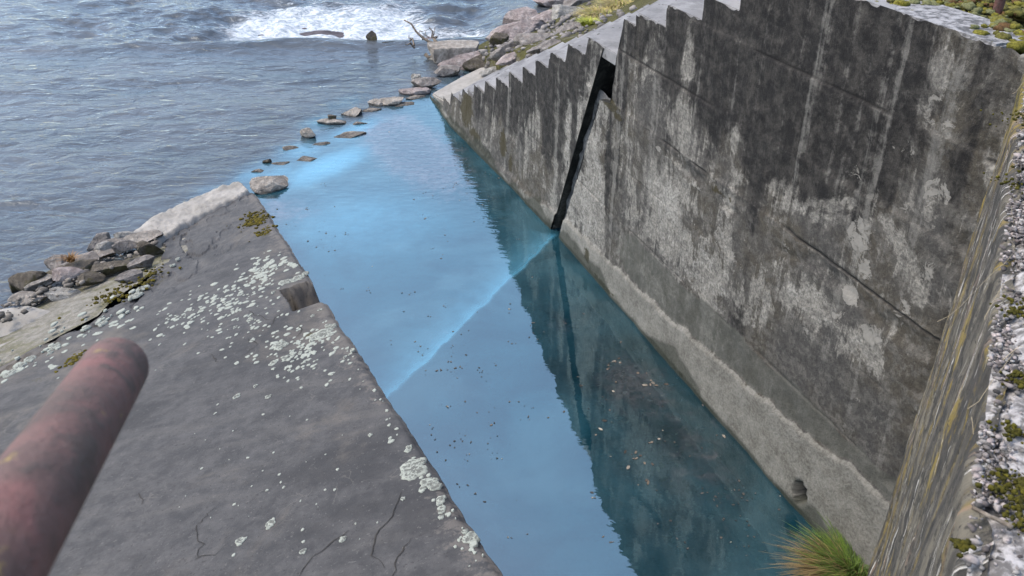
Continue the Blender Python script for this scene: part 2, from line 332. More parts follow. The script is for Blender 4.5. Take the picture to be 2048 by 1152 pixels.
def mat_water():
    k = NT('dyed_and_river_water'); p = geo_pos(k)
    dye, opac, river, foam = k.attr('mask'); fd, ft, silt, rip = k.attr('field')
    fd = k.math('MULTIPLY', k.math('SUBTRACT', fd, .5), 20.0); ft = k.math('MULTIPLY', k.math('SUBTRACT', ft, .5), 20.0)
    fd = k.math('ADD', fd, k.math('MULTIPLY', k.math('SUBTRACT', k.noise(p, 2.2, 6, .6), .5), .14))
    up_ = k.math('POWER', 2.718, k.math('MULTIPLY', k.math('MAXIMUM', fd, 0.0), -2.7))
    rib = k.math('MULTIPLY', k.math('MULTIPLY', up_, k.ramp(fd, -.035, .02)), k.ramp(ft, -.1, .1))
    dye = k.math('MAXIMUM', dye, k.math('MULTIPLY', rib, .62)); opac = k.math('MAXIMUM', opac, rib)
    # ripples
    wv1 = k.noise(k.mapv(p, (1.0, 1.9, 1), (0, 0, 0), (0, 0, .35)), 2.6, 4, .5, .6)
    wv2 = k.noise(k.mapv(p, (1.0, 2.2, 1), (4, 0, 0), (0, 0, .5)), 7.5, 4, .55, .3)
    hr = k.math('ADD', wv1, k.math('MULTIPLY', wv2, .2))
    hc = k.noise(k.mapv(p, (1, 2.0, 1), (0, 0, 0), (0, 0, .2)), 6.0, 3, .5)
    h = k.math('ADD', k.math('MULTIPLY', k.math('MULTIPLY', hr, river), 1.0), k.math('MULTIPLY', hc, k.math('ADD', .018, k.math('MULTIPLY', rip, .16))))
    nrm = k.bump(h, 1.0, .042)
    sw = k.noise(p, 1.5, 6, .6, .8); sw2 = k.noise(p, 7, 6, .62, .5)
    chan = k.mix(k.ramp(sw, .3, .7), (.003, .030, .046), (.009, .052, .074))
    dk = k.ramp(k.math('ADD', dye, k.math('MULTIPLY', k.math('SUBTRACT', sw2, .5), .34)), .12, .85)
    cloud = k.ramp(k.noise(p, .9, 5, .6, 1.0), .42, .70)
    chan = k.mix(k.math('MULTIPLY', cloud, .6), chan, (.040, .105, .135))
    chan = k.mix(dk, chan, (.055, .195, .285))
    chan = k.mix(k.ramp(k.math('ADD', silt, k.math('MULTIPLY', k.math('SUBTRACT', sw2, .5), .9)), .25, .75), chan, k.mix(k.ramp(k.noise(p, 14, 6, .7), .45, .62), (.16, .15, .17), (.04, .044, .055)))
    riv = k.mix(k.ramp(k.noise(p, .5, 5, .6), .35, .65), (.035, .043, .05), (.06, .068, .075))
    body = k.mix(river, chan, riv)
    body = k.mix(k.math('MULTIPLY', k.math('MULTIPLY', dk, river), .8), body, (.06, .19, .27))
    fo = k.ramp(k.math('ADD', foam, k.math('MULTIPLY', k.math('SUBTRACT', k.noise(k.mapv(p, (1, 2.2, 1)), 3.2, 8, .68, 1.6), .5), 1.5)), .42, .85)
    body = k.mix(fo, body, k.mix(k.ramp(k.noise(k.mapv(p, (1, 1.8, 1)), 9, 7, .7, .8), .4, .62), (.20, .24, .27), (.48, .51, .53)))
    dif = k.n('ShaderNodeBsdfDiffuse', None, Color=body, Normal=nrm).outputs[0]
    tr = k.n('ShaderNodeBsdfTransparent', None, Color=(.55, .78, .88, 1)).outputs[0]
    op = k.math('MAXIMUM', k.math('ADD', opac, k.math('MULTIPLY', k.math('SUBTRACT', sw, .5), .45)), fo)
    op = k.n('ShaderNodeClamp', None, Value=op, Min=.25, Max=1.0).outputs[0]
    under = k.n('ShaderNodeMixShader', None, i0=op, i1=tr, i2=dif).outputs[0]
    gl = k.n('ShaderNodeBsdfGlossy', None, Color=k.mix(river, (.78, .97, 1.0), (.72, .79, .85)), Roughness=k.math('ADD', .015, k.math('MULTIPLY', fo, .5)), Normal=nrm).outputs[0]
    fr = k.n('ShaderNodeFresnel', None, IOR=k.math('SUBTRACT', 2.55, k.math('MULTIPLY', river, 1.22)), Normal=nrm).outputs[0]
    fr = k.math('MULTIPLY', fr, k.math('SUBTRACT', 1.0, k.math('MULTIPLY', fo, .8)))
    sh = k.n('ShaderNodeMixShader', None, i0=fr, i1=under, i2=gl).outputs[0]
    k.t.links.new(sh, k.out.inputs[0]); return k.m

def mat_plain(name, a, b, scale=30, rough=.85):
    k = NT(name); o = geo_pos(k); n = k.noise(o, scale, 6, .65)
    return k.fin(k.mix(k.ramp(n, .38, .62), a, b), rough, k.bump(n, .8, .008), .25)

M = dict(wall=mat_wall(), head=mat_headwall(), tread=mat_tread(), slab=mat_slab(), lichen=mat_lichen(),
         pink=mat_rock('pink_sandstone', (.38, .315, .295), (.56, .50, .47), (.36, .335, .31)),
         grey=mat_rock('grey_brown_stone', (.26, .238, .215), (.44, .41, .375), (.34, .29, .255), .2),
         pale=mat_rock('pale_limestone', (.42, .41, .37), (.58, .57, .53), (.33, .31, .26)),
         brown=mat_rock('brown_mossy_stone', (.14, .12, .09), (.25, .22, .18), None, .8),
         tan=mat_rock('tan_limestone', (.36, .325, .28), (.58, .545, .48), (.44, .385, .33), .1),
         jointgrey=mat_plain('joint_concrete', (.09, .09, .092), (.22, .218, .21), 14),  # mottled dark grey concrete for the back of the lower joint
         coping=mat_plain('pitted_coping', (.10, .10, .10), (.40, .40, .40), 24),
         rust=mat_rust(), ground=mat_ground(), shore=mat_shore(), paleslab=mat_paleslab(), bed=mat_bed(), water=mat_water(),
         grass=mat_vcol('grass_blades', .6, 20, .2, .3), moss=mat_vcol('moss_cushions', .98, 90, .55, .1),
         pebble=mat_vcol('pebbles', .85, 60, .35, .3), leaf=mat_vcol('wet_leaves', .6, 40, .4, .4),
         wood=mat_plain('bleached_driftwood', (.12, .095, .07), (.30, .26, .21), 25),
         dark=mat_plain('gap_shade_earth', (.02, .019, .017), (.05, .046, .04), 12),  # earth coloured near black, the shade of the deep joint painted in
         deadtop=mat_plain('headwall_mortar', (.15, .143, .135), (.52, .505, .49), 38))

# ================================================================== THE SETTING
# ---- ground behind the walls and the bank down to the river
def bank_z(P):
    q = qof(P)
    z = 3.33 - np.maximum(0, q-1.5)*BANK_K
    moff = ((P[..., :2]-WA[:2])@WN[:2])/(HM[:2]@WN[:2])          # distance behind the wall face along the bank contour
    beyond = sst(1.35, 1.6, moff)
    rub = np.maximum(z+.02, .36*(8.55-q))
    z = np.where(q > 1.5, (z-.14)*(1-beyond)+rub*beyond, z)
    return np.maximum(z, -1.2)
def on_terrain(u, v):
    d = ray(u, v); t = 4.0
    for _ in range(700):
        p = ORG+d*t
        if p[2] <= max(float(bank_z(p[None])[0])-.05, .0): break
        t += .03
    return p
def build_ground():
    a = np.concatenate([[-400, -120, -40, -15, -6], np.arange(-3, 14, .12), [15, 18, 24, 40, 90, 200, 600]])      # along m
    b = np.concatenate([[-600, -200, -60, -20, -8, -4], np.arange(-2.4, 9.5, .12), [11]])                            # along q
    A, B = np.meshgrid(a, b, indexing='ij')
    P = CORN[:2] + HM[:2]*A[..., None] + HF[:2]*B[..., None]
    z = bank_z(P) - .05 + (fbm(P[..., 0]*1.6, P[..., 1]*1.6, 3)-.5)*.10*(B > -3)
    # keep the ground on the land side of the wing wall and behind the headwall
    nd = (P-WA[:2])@WN[:2]; sd = (P-WA[:2])@WD[:2]
    V = np.dstack([P, z]).reshape(-1, 3)
    cn = nd; cB = B
    ok = ((cn > .30) & (cB > -.85)) | (cB < -.80)
    ok &= ~((cB > -1.0) & (cn <= .30))
    okc = ok[:-1, :-1] & ok[1:, :-1] & ok[:-1, 1:] & ok[1:, 1:]
    o = mesh_obj('ground', V, grid_faces(*A.shape, okc), M['ground']); struct(o)
build_ground()

# ---- beds
def build_bed():
    xs = np.concatenate([[-60, -25], np.arange(-12, 7, .15), [12]]); ys = np.concatenate([np.arange(-1, 26, .15), [40, 80]])
    X, Y = np.meshgrid(xs, ys, indexing='ij')
    z = -.32 + (fbm(X*1.3, Y*1.3, 5)-.5)*.16
    z = np.where((X < -12) | (Y > 26), -1.0, z)
    struct(mesh_obj('channel_bed', np.dstack([X, Y, z]).reshape(-1, 3), grid_faces(*X.shape), M['bed']))
build_bed()

# ---- water: one sheet, still and dyed in the channel, running in the river
S0, S1 = TIP[:2], onz(868, 200)[:2]               # line of stones where the channel meets the river
SD = (S1-S0)/np.linalg.norm(S1-S0); SNV = np.array([-SD[1], SD[0]])
if SNV @ np.array([-1, 1]) < 0: SNV = -SNV
def build_water():
    xs = np.concatenate([[-900, -300, -100, -45, -28, -20], np.arange(-16, 5, .06), [6, 10, 25, 80, 300, 900]])
    ys = np.concatenate([np.arange(-.5, 13, .05), np.arange(13, 23, .06), [24, 26, 30, 40, 70, 150, 400, 900]])
    X, Y = np.meshgrid(xs, ys, indexing='ij'); P = np.dstack([X, Y])
    r = (P-S0)@SNV; along = (P-S0)@SD
    river = sst(-.1, .75, r + (fbm(X*1.2, Y*1.2, 21)-.5)*.8)
    left = X < TIP[0]-.2                       # everything past the slab tip is river
    river = np.maximum(river, sst(TIP[0]-.1, TIP[0]-.8, X + (fbm(X*1.5, Y*1.5, 22)-.5)*.3))
    # dye ribbon from the foot of the open joint
    a = W3(-.08, 0)[:2]; b = onz(785, 788)[:2]; d = (b-a)/np.linalg.norm(b-a); nv = np.array([-d[1], d[0]])
    if nv[1] < 0: nv = -nv
    wob = (fbm(along*2, r*2, 31)-.5)*.05
    t = (P-a)@d; dist = (P-a)@nv + wob
    ln = np.where(dist > 0, np.exp(-np.maximum(dist, 0)/(.14+.06*np.clip(t/3, 0, 1))), sst(-.05, .0, dist))*sst(-.1, .1, t)
    dye = 0*ln
    def blob(u, v, ax, ay, amp, ang=0.0):
        c = onz(u, v)[:2]; q = P-c; ca, sa = math.cos(ang), math.sin(ang)
        qx = q[..., 0]*ca+q[..., 1]*sa; qy = -q[..., 0]*sa+q[..., 1]*ca
        return amp*np.exp(-((qx/ax)**2+(qy/ay)**2))
    ang = math.atan2(SD[1], SD[0])
    for u, v, ax, ay, amp in [(660, 330, .9, .32, .95), (730, 255, .6, .28, .9), (600, 300, .35, .35, .7), (640, 245, .5, .35, .55),
                              (560, 345, .4, .2, .5), (690, 205, .7, .4, .38), (830, 140, 1.4, .6, .16), (760, 170, 1.0, .6, .22), (500, 350, .3, .2, .5), (520, 400, .25, .4, .35)]:
        dye = np.maximum(dye, blob(u, v, ax, ay, amp, ang))
    dye = np.maximum(dye, blob(780, 430, 1.2, 1.3, .34) + blob(640, 450, .9, .9, .24))
    opac = np.full(X.shape, .80)
    near = sst(.03, -.12, dist)                  # below the ribbon the water is clearer, the litter on the bed shows
    opac -= .13*near
    opac -= blob(820, 300, .55, 1.6, .62, .42) + blob(600, 420, .45, .5, .25) + blob(520, 420, .3, .6, .3)
    opac -= blob(1240, 745, .45, .6, .5) + blob(1400, 900, .5, .9, .35) + blob(880, 700, .5, .8, .12) + blob(1150, 620, .4, .7, .22)
    opac += river*.6
    opac = np.maximum(opac, dye*.98)
    # river relief
    z = np.zeros(X.shape); rv = river*sst(.2, 2.5, r)
    z += rv*((fbm(X*.55+Y*.2, Y*1.1, 41, 3)-.5)*.10 + (fbm(X*1.7+Y*.6, Y*3.4-X*.5, 42, 3)-.5)*.055)
    # the sill: smooth tongue, drop and broken water beyond it
    sil = 16.55 + .05*X + (fbm(X*.5, X*0, 43)-.5)*.5
    dy = Y-sil; reach = sst(-13, -4.6, X)*sst(.3, -1.0, X)
    drop = sst(-.15, .7, dy)
    z -= reach*drop*.22
    z += reach*np.exp(-((dy+.05)/.3)**2)*.07
    wav = reach*sst(.2, 1.0, dy)*sst(6.5, 2.5, dy)
    z += wav*(fbm(X*1.3, Y*1.5, 44, 4)-.5)*.42
    foam = reach*(.85*np.exp(-((dy-.9)/.8)**2)*sst(-6.2, -4.9, X) + .62*np.exp(-((dy-2.2)/1.2)**2)*sst(-6.8, -5.0, X)*sst(-1.2, -3.0, X) + .42*sst(7, 4, dy)*sst(1, 2, dy)*sst(-7, -5, X)*sst(-.5, -2.5, X))
    foam = np.maximum(foam, blob(905, 72, .9, .25, .62)+blob(870, 60, .8, .4, .3))
    z += .06*np.exp(-(((X+6.3)/1.5)**2+((Y-16.6)/.5)**2))
    # the outer sheet is flat
    far = (X < -16) | (X > 4.5) | (Y > 23); z = np.where(far, -.1*(Y > 23), z); foam = np.where(far, 0, foam)
    river = np.where(far, 1, river)
    C = np.dstack([np.clip(dye, 0, 1), np.clip(opac, .0, 1), river, np.clip(foam, 0, 1)]).reshape(-1, 4)
    FLD = np.dstack([np.clip(((P-a)@nv)/20+.5, -9, 9), np.clip(t/20+.5, -9, 9), np.clip(blob(815, 290, .55, 1.7, 1.1, .42)+blob(600, 425, .4, .5, .4)+blob(530, 430, .25, .6, .5)+blob(880, 690, .5, .8, .22)+blob(1130, 640, .3, .5, .3)+blob(1260, 760, .35, .5, .55)+blob(1400, 920, .4, .8, .4), 0, 1)*(1-river), sst(7.0, 10.5, Y)*(1-river)]).reshape(-1, 4)
    struct(mesh_obj('water', np.dstack([X, Y, z]).reshape(-1, 3), grid_faces(*X.shape)[:, ::-1].copy(), M['water'], cols={'mask': C, 'field': FLD}))
build_water()

# ---- shore sheet at the left, behind the slab
def build_shore():
    us = np.linspace(-420, 330, 130); 
    pts = []
    # waterline (river side) and inner line under the slab, in photo pixels on the water plane
    wl_u = np.array([-420, -60, 0, 20, 60, 140, 230, 290, 400, 470, 500]); wl_v = np.array([790, 632, 606, 580, 551, 502, 460, 440, 402, 372, 366])
    n2 = 60; V = []; 
    for i, u in enumerate(us):
        v = np.interp(u, wl_u, wl_v); a = onz(u, v)[:2]
        inn = a + (-HF[:2])*1.5
        for j in range(n2):
            w = j/(n2-1); p = a*(1-w)+inn*w - (a*0)
            V.append((*p, 0))
    V = np.array(V).reshape(len(us), n2, 3); w = np.linspace(0, 1, n2)[None, :]
    V[..., 2] = -.05 + .15*sst(0, .09, w) + .30*w + (fbm(V[..., 0]*3, V[..., 1]*3, 51)-.5)*.10*sst(0, .2, w) + (fbm(V[..., 0]*11, V[..., 1]*11, 52)-.5)*.03
    V[..., 0] += (fbm(V[..., 1]*3, V[..., 1]*0, 53)-.5)*.1*(1-w)
    sl = TIP[2] - ((V[..., 0]-TIP[0])*SLAB_N[0]+(V[..., 1]-TIP[1])*SLAB_N[1])/SLAB_N[2]
    V[..., 2] = np.where(sl < V[..., 2]+.05, sl-.05, V[..., 2])
    struct(mesh_obj('shore', V.reshape(-1, 3), grid_faces(len(us), n2), M['shore']))
build_shore()

# ================================================================== WING WALL with its stair
FAR_STEPS = [(-4.18, .29), (-3.78, .47), (-3.34, .655), (-2.91, .84), (-2.51, 1.01), (-2.10, 1.185), (-1.65, 1.38), (-1.19, 1.57), (-.73, 1.765), (-.32, 1.955), (.10, 2.145), (.52, 2.325)]
NEAR_STEPS = [(1.19, 2.65), (1.42, 2.75), (1.89, 2.92), (2.39, 3.09), (2.83, 3.40)]
wing = thing('wing_wall', W3(0, 0), 'tall weathered concrete wing wall with a stepped sloping top beside the blue channel', 'wall')
def base_top(s): return np.interp(s, [-5, -1, 0, 1, 2, 3, 4, 4.8, 5.1], [.02, .16, .27, .34, .39, .47, .58, .72, .70])
def sect(name, ulines, warp, top, zmax, out_fn, steps, label):
    gl = [.86, 1.37, 1.88, 2.385, 2.89]
    zl = np.unique(np.round(np.concatenate([np.arange(-.45, zmax, .02), [zmax]] + [[g-.012, g-.005, g+.005, g+.012] for g in gl] + [[z] for _, z in steps]), 4))
    zl = zl[(zl <= zmax+1e-6)]
    Z, U = np.meshgrid(zl, ulines, indexing='ij'); S = warp(U, Z)
    uc = (U[:-1, :-1]+U[:-1, 1:])/2; zc = (Z[:-1, :-1]+Z[1:, :-1])/2
    tc = top(uc); keep = zc < tc
    # displacement along the outward normal
    out = (fbm(S*2.2, Z*2.2, 61)-.5)*.022 + (fbm(S*14, Z*14, 62, 3)-.5)*.010
    bt = base_top(S) + (fbm(S*6, S*0, 63)-.5)*.07 + (fbm(S*22, S*0, 64)-.5)*.03
    out += .022*sst(.015, -.02, Z-bt)
    for g, amp in zip(gl, [.4, .35, 1, .8, .8]):
        broken = sst(.38, .5, fbm(S*1.4+g*7, S*0, 65))
        out -= .012*amp*broken*sst(.014, .004, np.abs(Z-g-(fbm(S*2, S*0, 66)-.5)*.01))
        out += .008*amp*sst(.02, 0., Z-g)*sst(-.25, 0, Z-g)
    board = np.abs(((S*2.1+.3*np.floor(Z/.51)) % 1)-.5)                # board marks
    out -= .004*sst(.02, .0, board)
    # spalled ledge under the middle joint and the ragged hole near the foot
    ledge = sst(.10, .02, np.abs(Z-(1.80+(fbm(S*2.5, S*0, 67)-.5)*.12)))*sst(1.6, 2.2, S)
    led = ledge*sst(.42, .58, fbm(S*3, Z*5, 68)); out -= .022*led
    hole = ((S-4.34)/.06)**2+((Z-.16)/.085)**2 + (fbm(S*25, Z*25, 69)-.5)*1.0
    hm = sst(1.2, .7, hole); out -= .10*hm
    out += out_fn(S, Z)
    # crumble the top edge
    tt = top(U); near_top = sst(.06, 0., np.abs(tt-Z))
    Zd = Z - near_top*.018*sst(.45, .75, fbm(S*18, Z*0, 70))
    out = np.where(tt-Z < .45, np.maximum(out, -.002), out)
    corner = sst(.14, 0., 5.04-S)*(steps is NEAR_STEPS); out -= corner*(fbm(S*16, Z*9, 71)-.3)*.06*(Z > .8)
    V = WA + WD*S[..., None] - WN*out[..., None] + np.array([0, 0, 1.])*Zd[..., None]
    # masks
    base = sst(.05, -.05, Z-bt)*(.75+.25*sst(-3, 1, S)) * sst(-1.5, .3, S+ .4*Z) + .55*sst(.25, .02, Z)*sst(.3, -1, S)
    lip = np.exp(-((Z-bt+.06)/.05)**2)*.3*(S > 0)
    green = sst(bt-.02, bt+.05, Z)*sst(.10, -.12, Z-(.86+(fbm(S*4, S*0, 72)-.5)*.15))*sst(.6, 2.2, S)
    moss = np.zeros(S.shape)
    for s0, z0, a, b, amp in [(-3.1, .44, .30, .30, 1.0), (-2.75, .22, .35, .12, .75), (-1.75, .45, .16, .22, .95), (-1.5, .28, .1, .15, .8), (-2.4, .35, .3, .2, .4), (1.03, 1.86, .22, .07, 1.), (1.2, 1.80, .12, .05, .9), (2.9, 1.80, .35, .05, .6), (1.1, .05, .5, .05, .7), (2.6, .04, .6, .05, .6), (.75, .17, .1, .12, .8)]:
        moss = np.maximum(moss, amp*np.exp(-((S-s0)/a)**2-((Z-z0)/b)**2))
    sp = np.zeros(S.shape)
    for s0, z0, a, b, amp in [(1.97, 1.79, .10, .035, .9), (2.1, 1.77, .06, .02, .8), (2.55, 1.72, .16, .06, .75), (2.96, 1.49, .16, .16, .72), (3.18, 1.36, .2, .13, .72), (2.8, 1.6, .1, .2, .55), (4.35, 1.76, .16, .10, .95), (4.57, 1.62, .16, .12, .9), (4.28, 1.58, .12, .12, .75), (4.52, 1.50, .04, .04, .95),
                                (4.32, 2.15, .17, .16, .85), (4.42, 1.98, .1, .14, .8), (4.75, 2.62, .2, .14, .75), (4.6, 2.45, .12, .12, .6), (4.85, 2.2, .12, .14, .75), (4.6, 1.2, .22, .2, .5), (4.65, 3.0, .2, .2, .65), (4.85, 1.05, .12, .2, .55), (3.6, 2.15, .1, .2, .5), (3.1, 2.45, .12, .12, .55), (2.45, 2.2, .1, .12, .5), (3.9, 1.75, .2, .12, .55), (2.0, 1.3, .3, .4, .35), (3.0, 1.1, .5, .3, .35), (4.0, 1.35, .25, .25, .5), (2.3, 1.55, .1, .12, .6), (2.6, 1.35, .14, .2, .6), (3.35, 1.62, .2, .08, .65), (3.7, 1.75, .2, .07, .7), (4.1, 1.8, .15, .08, .7), (3.5, 1.2, .12, .2, .55), (4.75, 1.9, .14, .16, .7), (4.2, 2.5, .14, .14, .6), (4.5, 2.75, .2, .1, .65), (3.0, 2.1, .1, .2, .5), (2.2, 2.0, .1, .16, .5), (1.5, 1.5, .08, .25, .5)]:
        sp = np.maximum(sp, amp*np.exp(-((S-s0)/a)**2-((Z-z0)/b)**2))
    dark = .38 + .42*sst(1.6, 2.9, Z) + .30*np.exp(-((S-3.4)/1.0)**2)*sst(1.7, 2.5, Z) + .28*sst(.2, -.4, tt-Z-.5)*(S < 1) - .25*sst(.5, -.2, Z-.5) - .25*sst(4.2, 4.7, S)*sst(.8, 2.9, Z)
    for s0, w0 in [(1.05, .10), (1.28, .07), (3.35, .12), (-.45, .10), (.25, .08), (2.1, .06)]: dark += .35*np.exp(-((S-s0)/w0)**2)*sst(.5, 1.0, Z)
    dark -= .4*led
    dark += .34*sst(.9, -.4, S)*sst(.1, .8, Z) + .16*sst(1.9, 2.7, Z)*sst(4.6, 3.8, S)*sst(1.6, 2.6, S)
    lite = .4 + .35*sst(-.5, .3, S)*sst(1.4, .6, S) + .25*np.exp(-((S-2.6)/.9)**2)*sst(2.2, 1.2, Z) - .3*sst(3, 4, S)*sst(2.2, 1.2, Z)
    lite = lite + .45*np.exp(-((Z-1.50)/.24)**2)*sst(1.4, 2.2, S)*sst(.42, .58, fbm(S*1.8, Z*1.8, 76)) + .25*np.exp(-((Z-2.1)/.15)**2)*sst(2.0, 2.6, S)*sst(.45, .6, fbm(S*1.8+9, Z*1.8, 76))
    dark = dark - .22*np.exp(-((Z-1.50)/.28)**2)*sst(1.4, 2.2, S)
    crack = np.zeros(S.shape)
    for g, amp in zip(gl, [.25, .2, .9, .75, .75]):
        broken = sst(.38, .5, fbm(S*1.4+g*7, S*0, 65)); crack = np.maximum(crack, amp*broken*sst(.013, .004, np.abs(Z-g-(fbm(S*2, S*0, 66)-.5)*.01)))
    crack = np.maximum(crack, .8*hm*sst(.35, .55, fbm(S*30, Z*30, 73)))
    wet = sst(.05, .01, Z-(fbm(S*5, S*0, 74)-.3)*.04)*.9 + .75*sst(.045, .0, Z-(fbm(S*2, S*0, 75)-.42)*.5)
    C1 = np.dstack([np.clip(base+lip, 0, 1), np.clip(green, 0, 1), moss, sp]).reshape(-1, 4); C2 = np.dstack([np.clip(dark, 0, 1.2), np.clip(lite, 0, 1.3), crack, np.clip(wet, 0, 1)]).reshape(-1, 4)
    uv = np.dstack([S+10, Z]).reshape(-1, 2)
    o = mesh_obj(name, V.reshape(-1, 3), grid_faces(*S.shape, keep), M['wall'], wing, cols={'mask': C1, 'mask2': C2}, uv=uv)
    o['label'] = label
    return o
def stepped(steps, left):
    ss = np.array([s for s, _ in steps]); zz = np.array([z for _, z in steps])
    def top(u):
        i = np.searchsorted(ss, u, side='right')-1
        return np.where(i >= 0, zz[np.clip(i, 0, None)], left(u))
    return top
# far section: u in [-5.2, .82]
def sr(z): return np.interp(z, [-.5, 0, 2.33], [-.44, -.22, .84])
def warp_far(U, Z): return np.where(U > -1.2, -1.2+(U+1.2)/(.84+1.2)*(sr(Z)+1.2), U)
uf = np.unique(np.round(np.concatenate([np.arange(-5.25, .84, .022), [.84]] + [[s] for s, _ in FAR_STEPS]), 4))
def out_far(S, Z): return np.interp(S, [-5.3, -5, -3.6, -1.8, 0], [.06, .08, .14, .05, 0])*sst(1.2, .1, Z)
topf = stepped(FAR_STEPS, lambda u: np.interp(u, [-5.25, -5.0, -4.18], [-.08, .02, .14]))
sect('wall_section', uf, warp_far, topf, 2.325, out_far, FAR_STEPS, 'far wall section, dark concrete with moss stains')
# near section: u in [0, 5.04]
def slz(z): return np.interp(z, [-.5, 0, 1.84, 1.86, 2.3, 2.6], [-.22, 0, .82, 1.03, 1.10, 1.19])
def warp_near(U, Z):
    l = slz(Z); return np.where(U < 1.7, l+U*(1.7-l)/1.7, U)
NS_U = [((s-1.19)/(1.7-1.19)*1.7 if s < 1.7 else s, z) for s, z in NEAR_STEPS]
un = np.unique(np.round(np.concatenate([np.arange(0, 5.3, .022), [5.3]] + [[max(s, 0)] for s, _ in NS_U]), 4))
topn = stepped([(s if s > 0 else -.001, z) for s, z in NS_U], lambda u: 0*u)
sect('wall_section', un, warp_near, topn, 3.40, lambda S, Z: 0*S, NEAR_STEPS, 'near wall section, grey concrete with pale flaking patches')
# inner faces of the open joint
def joint_face(fn, zmax, name):
    zz = np.arange(-.45, zmax, .04); ww = np.linspace(0.0, .5, 10)
    V = np.array([[W3(fn(z)+(fbm(z*6, w*6, 81)-.5)*.03*(w > 0), z, w-.004) for w in ww] for z in zz])
    C1 = np.zeros((len(zz)*len(ww), 4)); C2 = np.tile([.75, .3, 0, .2], (len(zz)*len(ww), 1))
    uv = np.array([[w*1.0+20, z] for z in zz for w in ww])
    mesh_obj(name, V.reshape(-1, 3), grid_faces(len(zz), len(ww)), M['wall'], wing, cols={'mask': C1, 'mask2': C2}, uv=uv)
joint_face(sr, 2.33, 'joint_face'); joint_face(slz, 2.66, 'joint_face')
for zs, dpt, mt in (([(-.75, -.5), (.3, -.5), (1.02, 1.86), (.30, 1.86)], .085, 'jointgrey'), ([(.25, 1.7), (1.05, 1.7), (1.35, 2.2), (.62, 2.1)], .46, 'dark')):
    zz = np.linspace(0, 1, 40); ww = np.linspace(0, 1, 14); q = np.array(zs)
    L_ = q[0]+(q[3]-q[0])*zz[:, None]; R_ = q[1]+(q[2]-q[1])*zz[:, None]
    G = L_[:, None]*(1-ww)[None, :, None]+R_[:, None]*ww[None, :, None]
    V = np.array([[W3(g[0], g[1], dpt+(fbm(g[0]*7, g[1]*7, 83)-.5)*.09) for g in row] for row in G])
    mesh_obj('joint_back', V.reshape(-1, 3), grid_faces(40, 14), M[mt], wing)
# treads: parallelograms that run back from the wall face along the bank contour
def prism(name, poly, z0, z1, mat, parent, bev=.008):
    bm = bmesh.new()
    top = [bm.verts.new((p[0], p[1], z1 if np.isscalar(z1) else z1[i])) for i, p in enumerate(poly)]
    bot = [bm.verts.new((p[0], p[1], z0)) for p in poly]; n = len(poly)
    bm.faces.new(top); bm.faces.new(bot[::-1])
    for i in range(n): bm.faces.new((top[i], bot[i], bot[(i+1) % n], top[(i+1) % n]))
    bmesh.ops.recalc_face_normals(bm, faces=bm.faces)
    if bev: bmesh.ops.bevel(bm, geom=[e for e in bm.edges], offset=bev, segments=2, affect='EDGES')
    me = bpy.data.meshes.new(name); bm.to_mesh(me); bm.free(); me.materials.append(mat)
    ob = bpy.data.objects.new(name, me); COL.objects.link(ob)
    if parent: setpar(ob, parent)
    return ob
SW = 1.45
ALLS = FAR_STEPS + NEAR_STEPS
for i, (s, z) in enumerate(ALLS):
    e = ALLS[i+1][0] if i+1 < len(ALLS) else 4.2
    a, b = W3(s, 0, .006)[:2], W3(e+.03 if i+1 < len(ALLS) else e, 0, .006)[:2]
    if s == .52: b = W3(1.19, 0, .006)[:2]
    w = HM[:2]*(SW+random.uniform(-.05, .05))
    jz = random.uniform(-.004, .004)
    prism('step', [a, b, b+w, a+w], z-(.34 if s != .52 else .11), z-.001+jz, M['tread'], wing)
# toe slab that carries the foot of the stair into the river
t0, t1 = W3(-4.2, 0, .006)[:2], W3(-5.1, 0, -.04)[:2]
prism('toe_slab', [t0, t1, t1+HM[:2]*.9, t1+HM[:2]*2.3-HF[:2]*.15, t0+HM[:2]*2.3], -.4, [.14, .03, .05, .10, .20], M['paleslab'], wing, .02)
# coping on the level part
ca, cb = W3(2.86, 0, .006)[:2], W3(4.86, 0, .006)[:2]
prism('coping', [ca, cb, cb+WN[:2]*.34, ca+WN[:2]*.34], 3.0, 3.394, M['coping'], wing, .012)

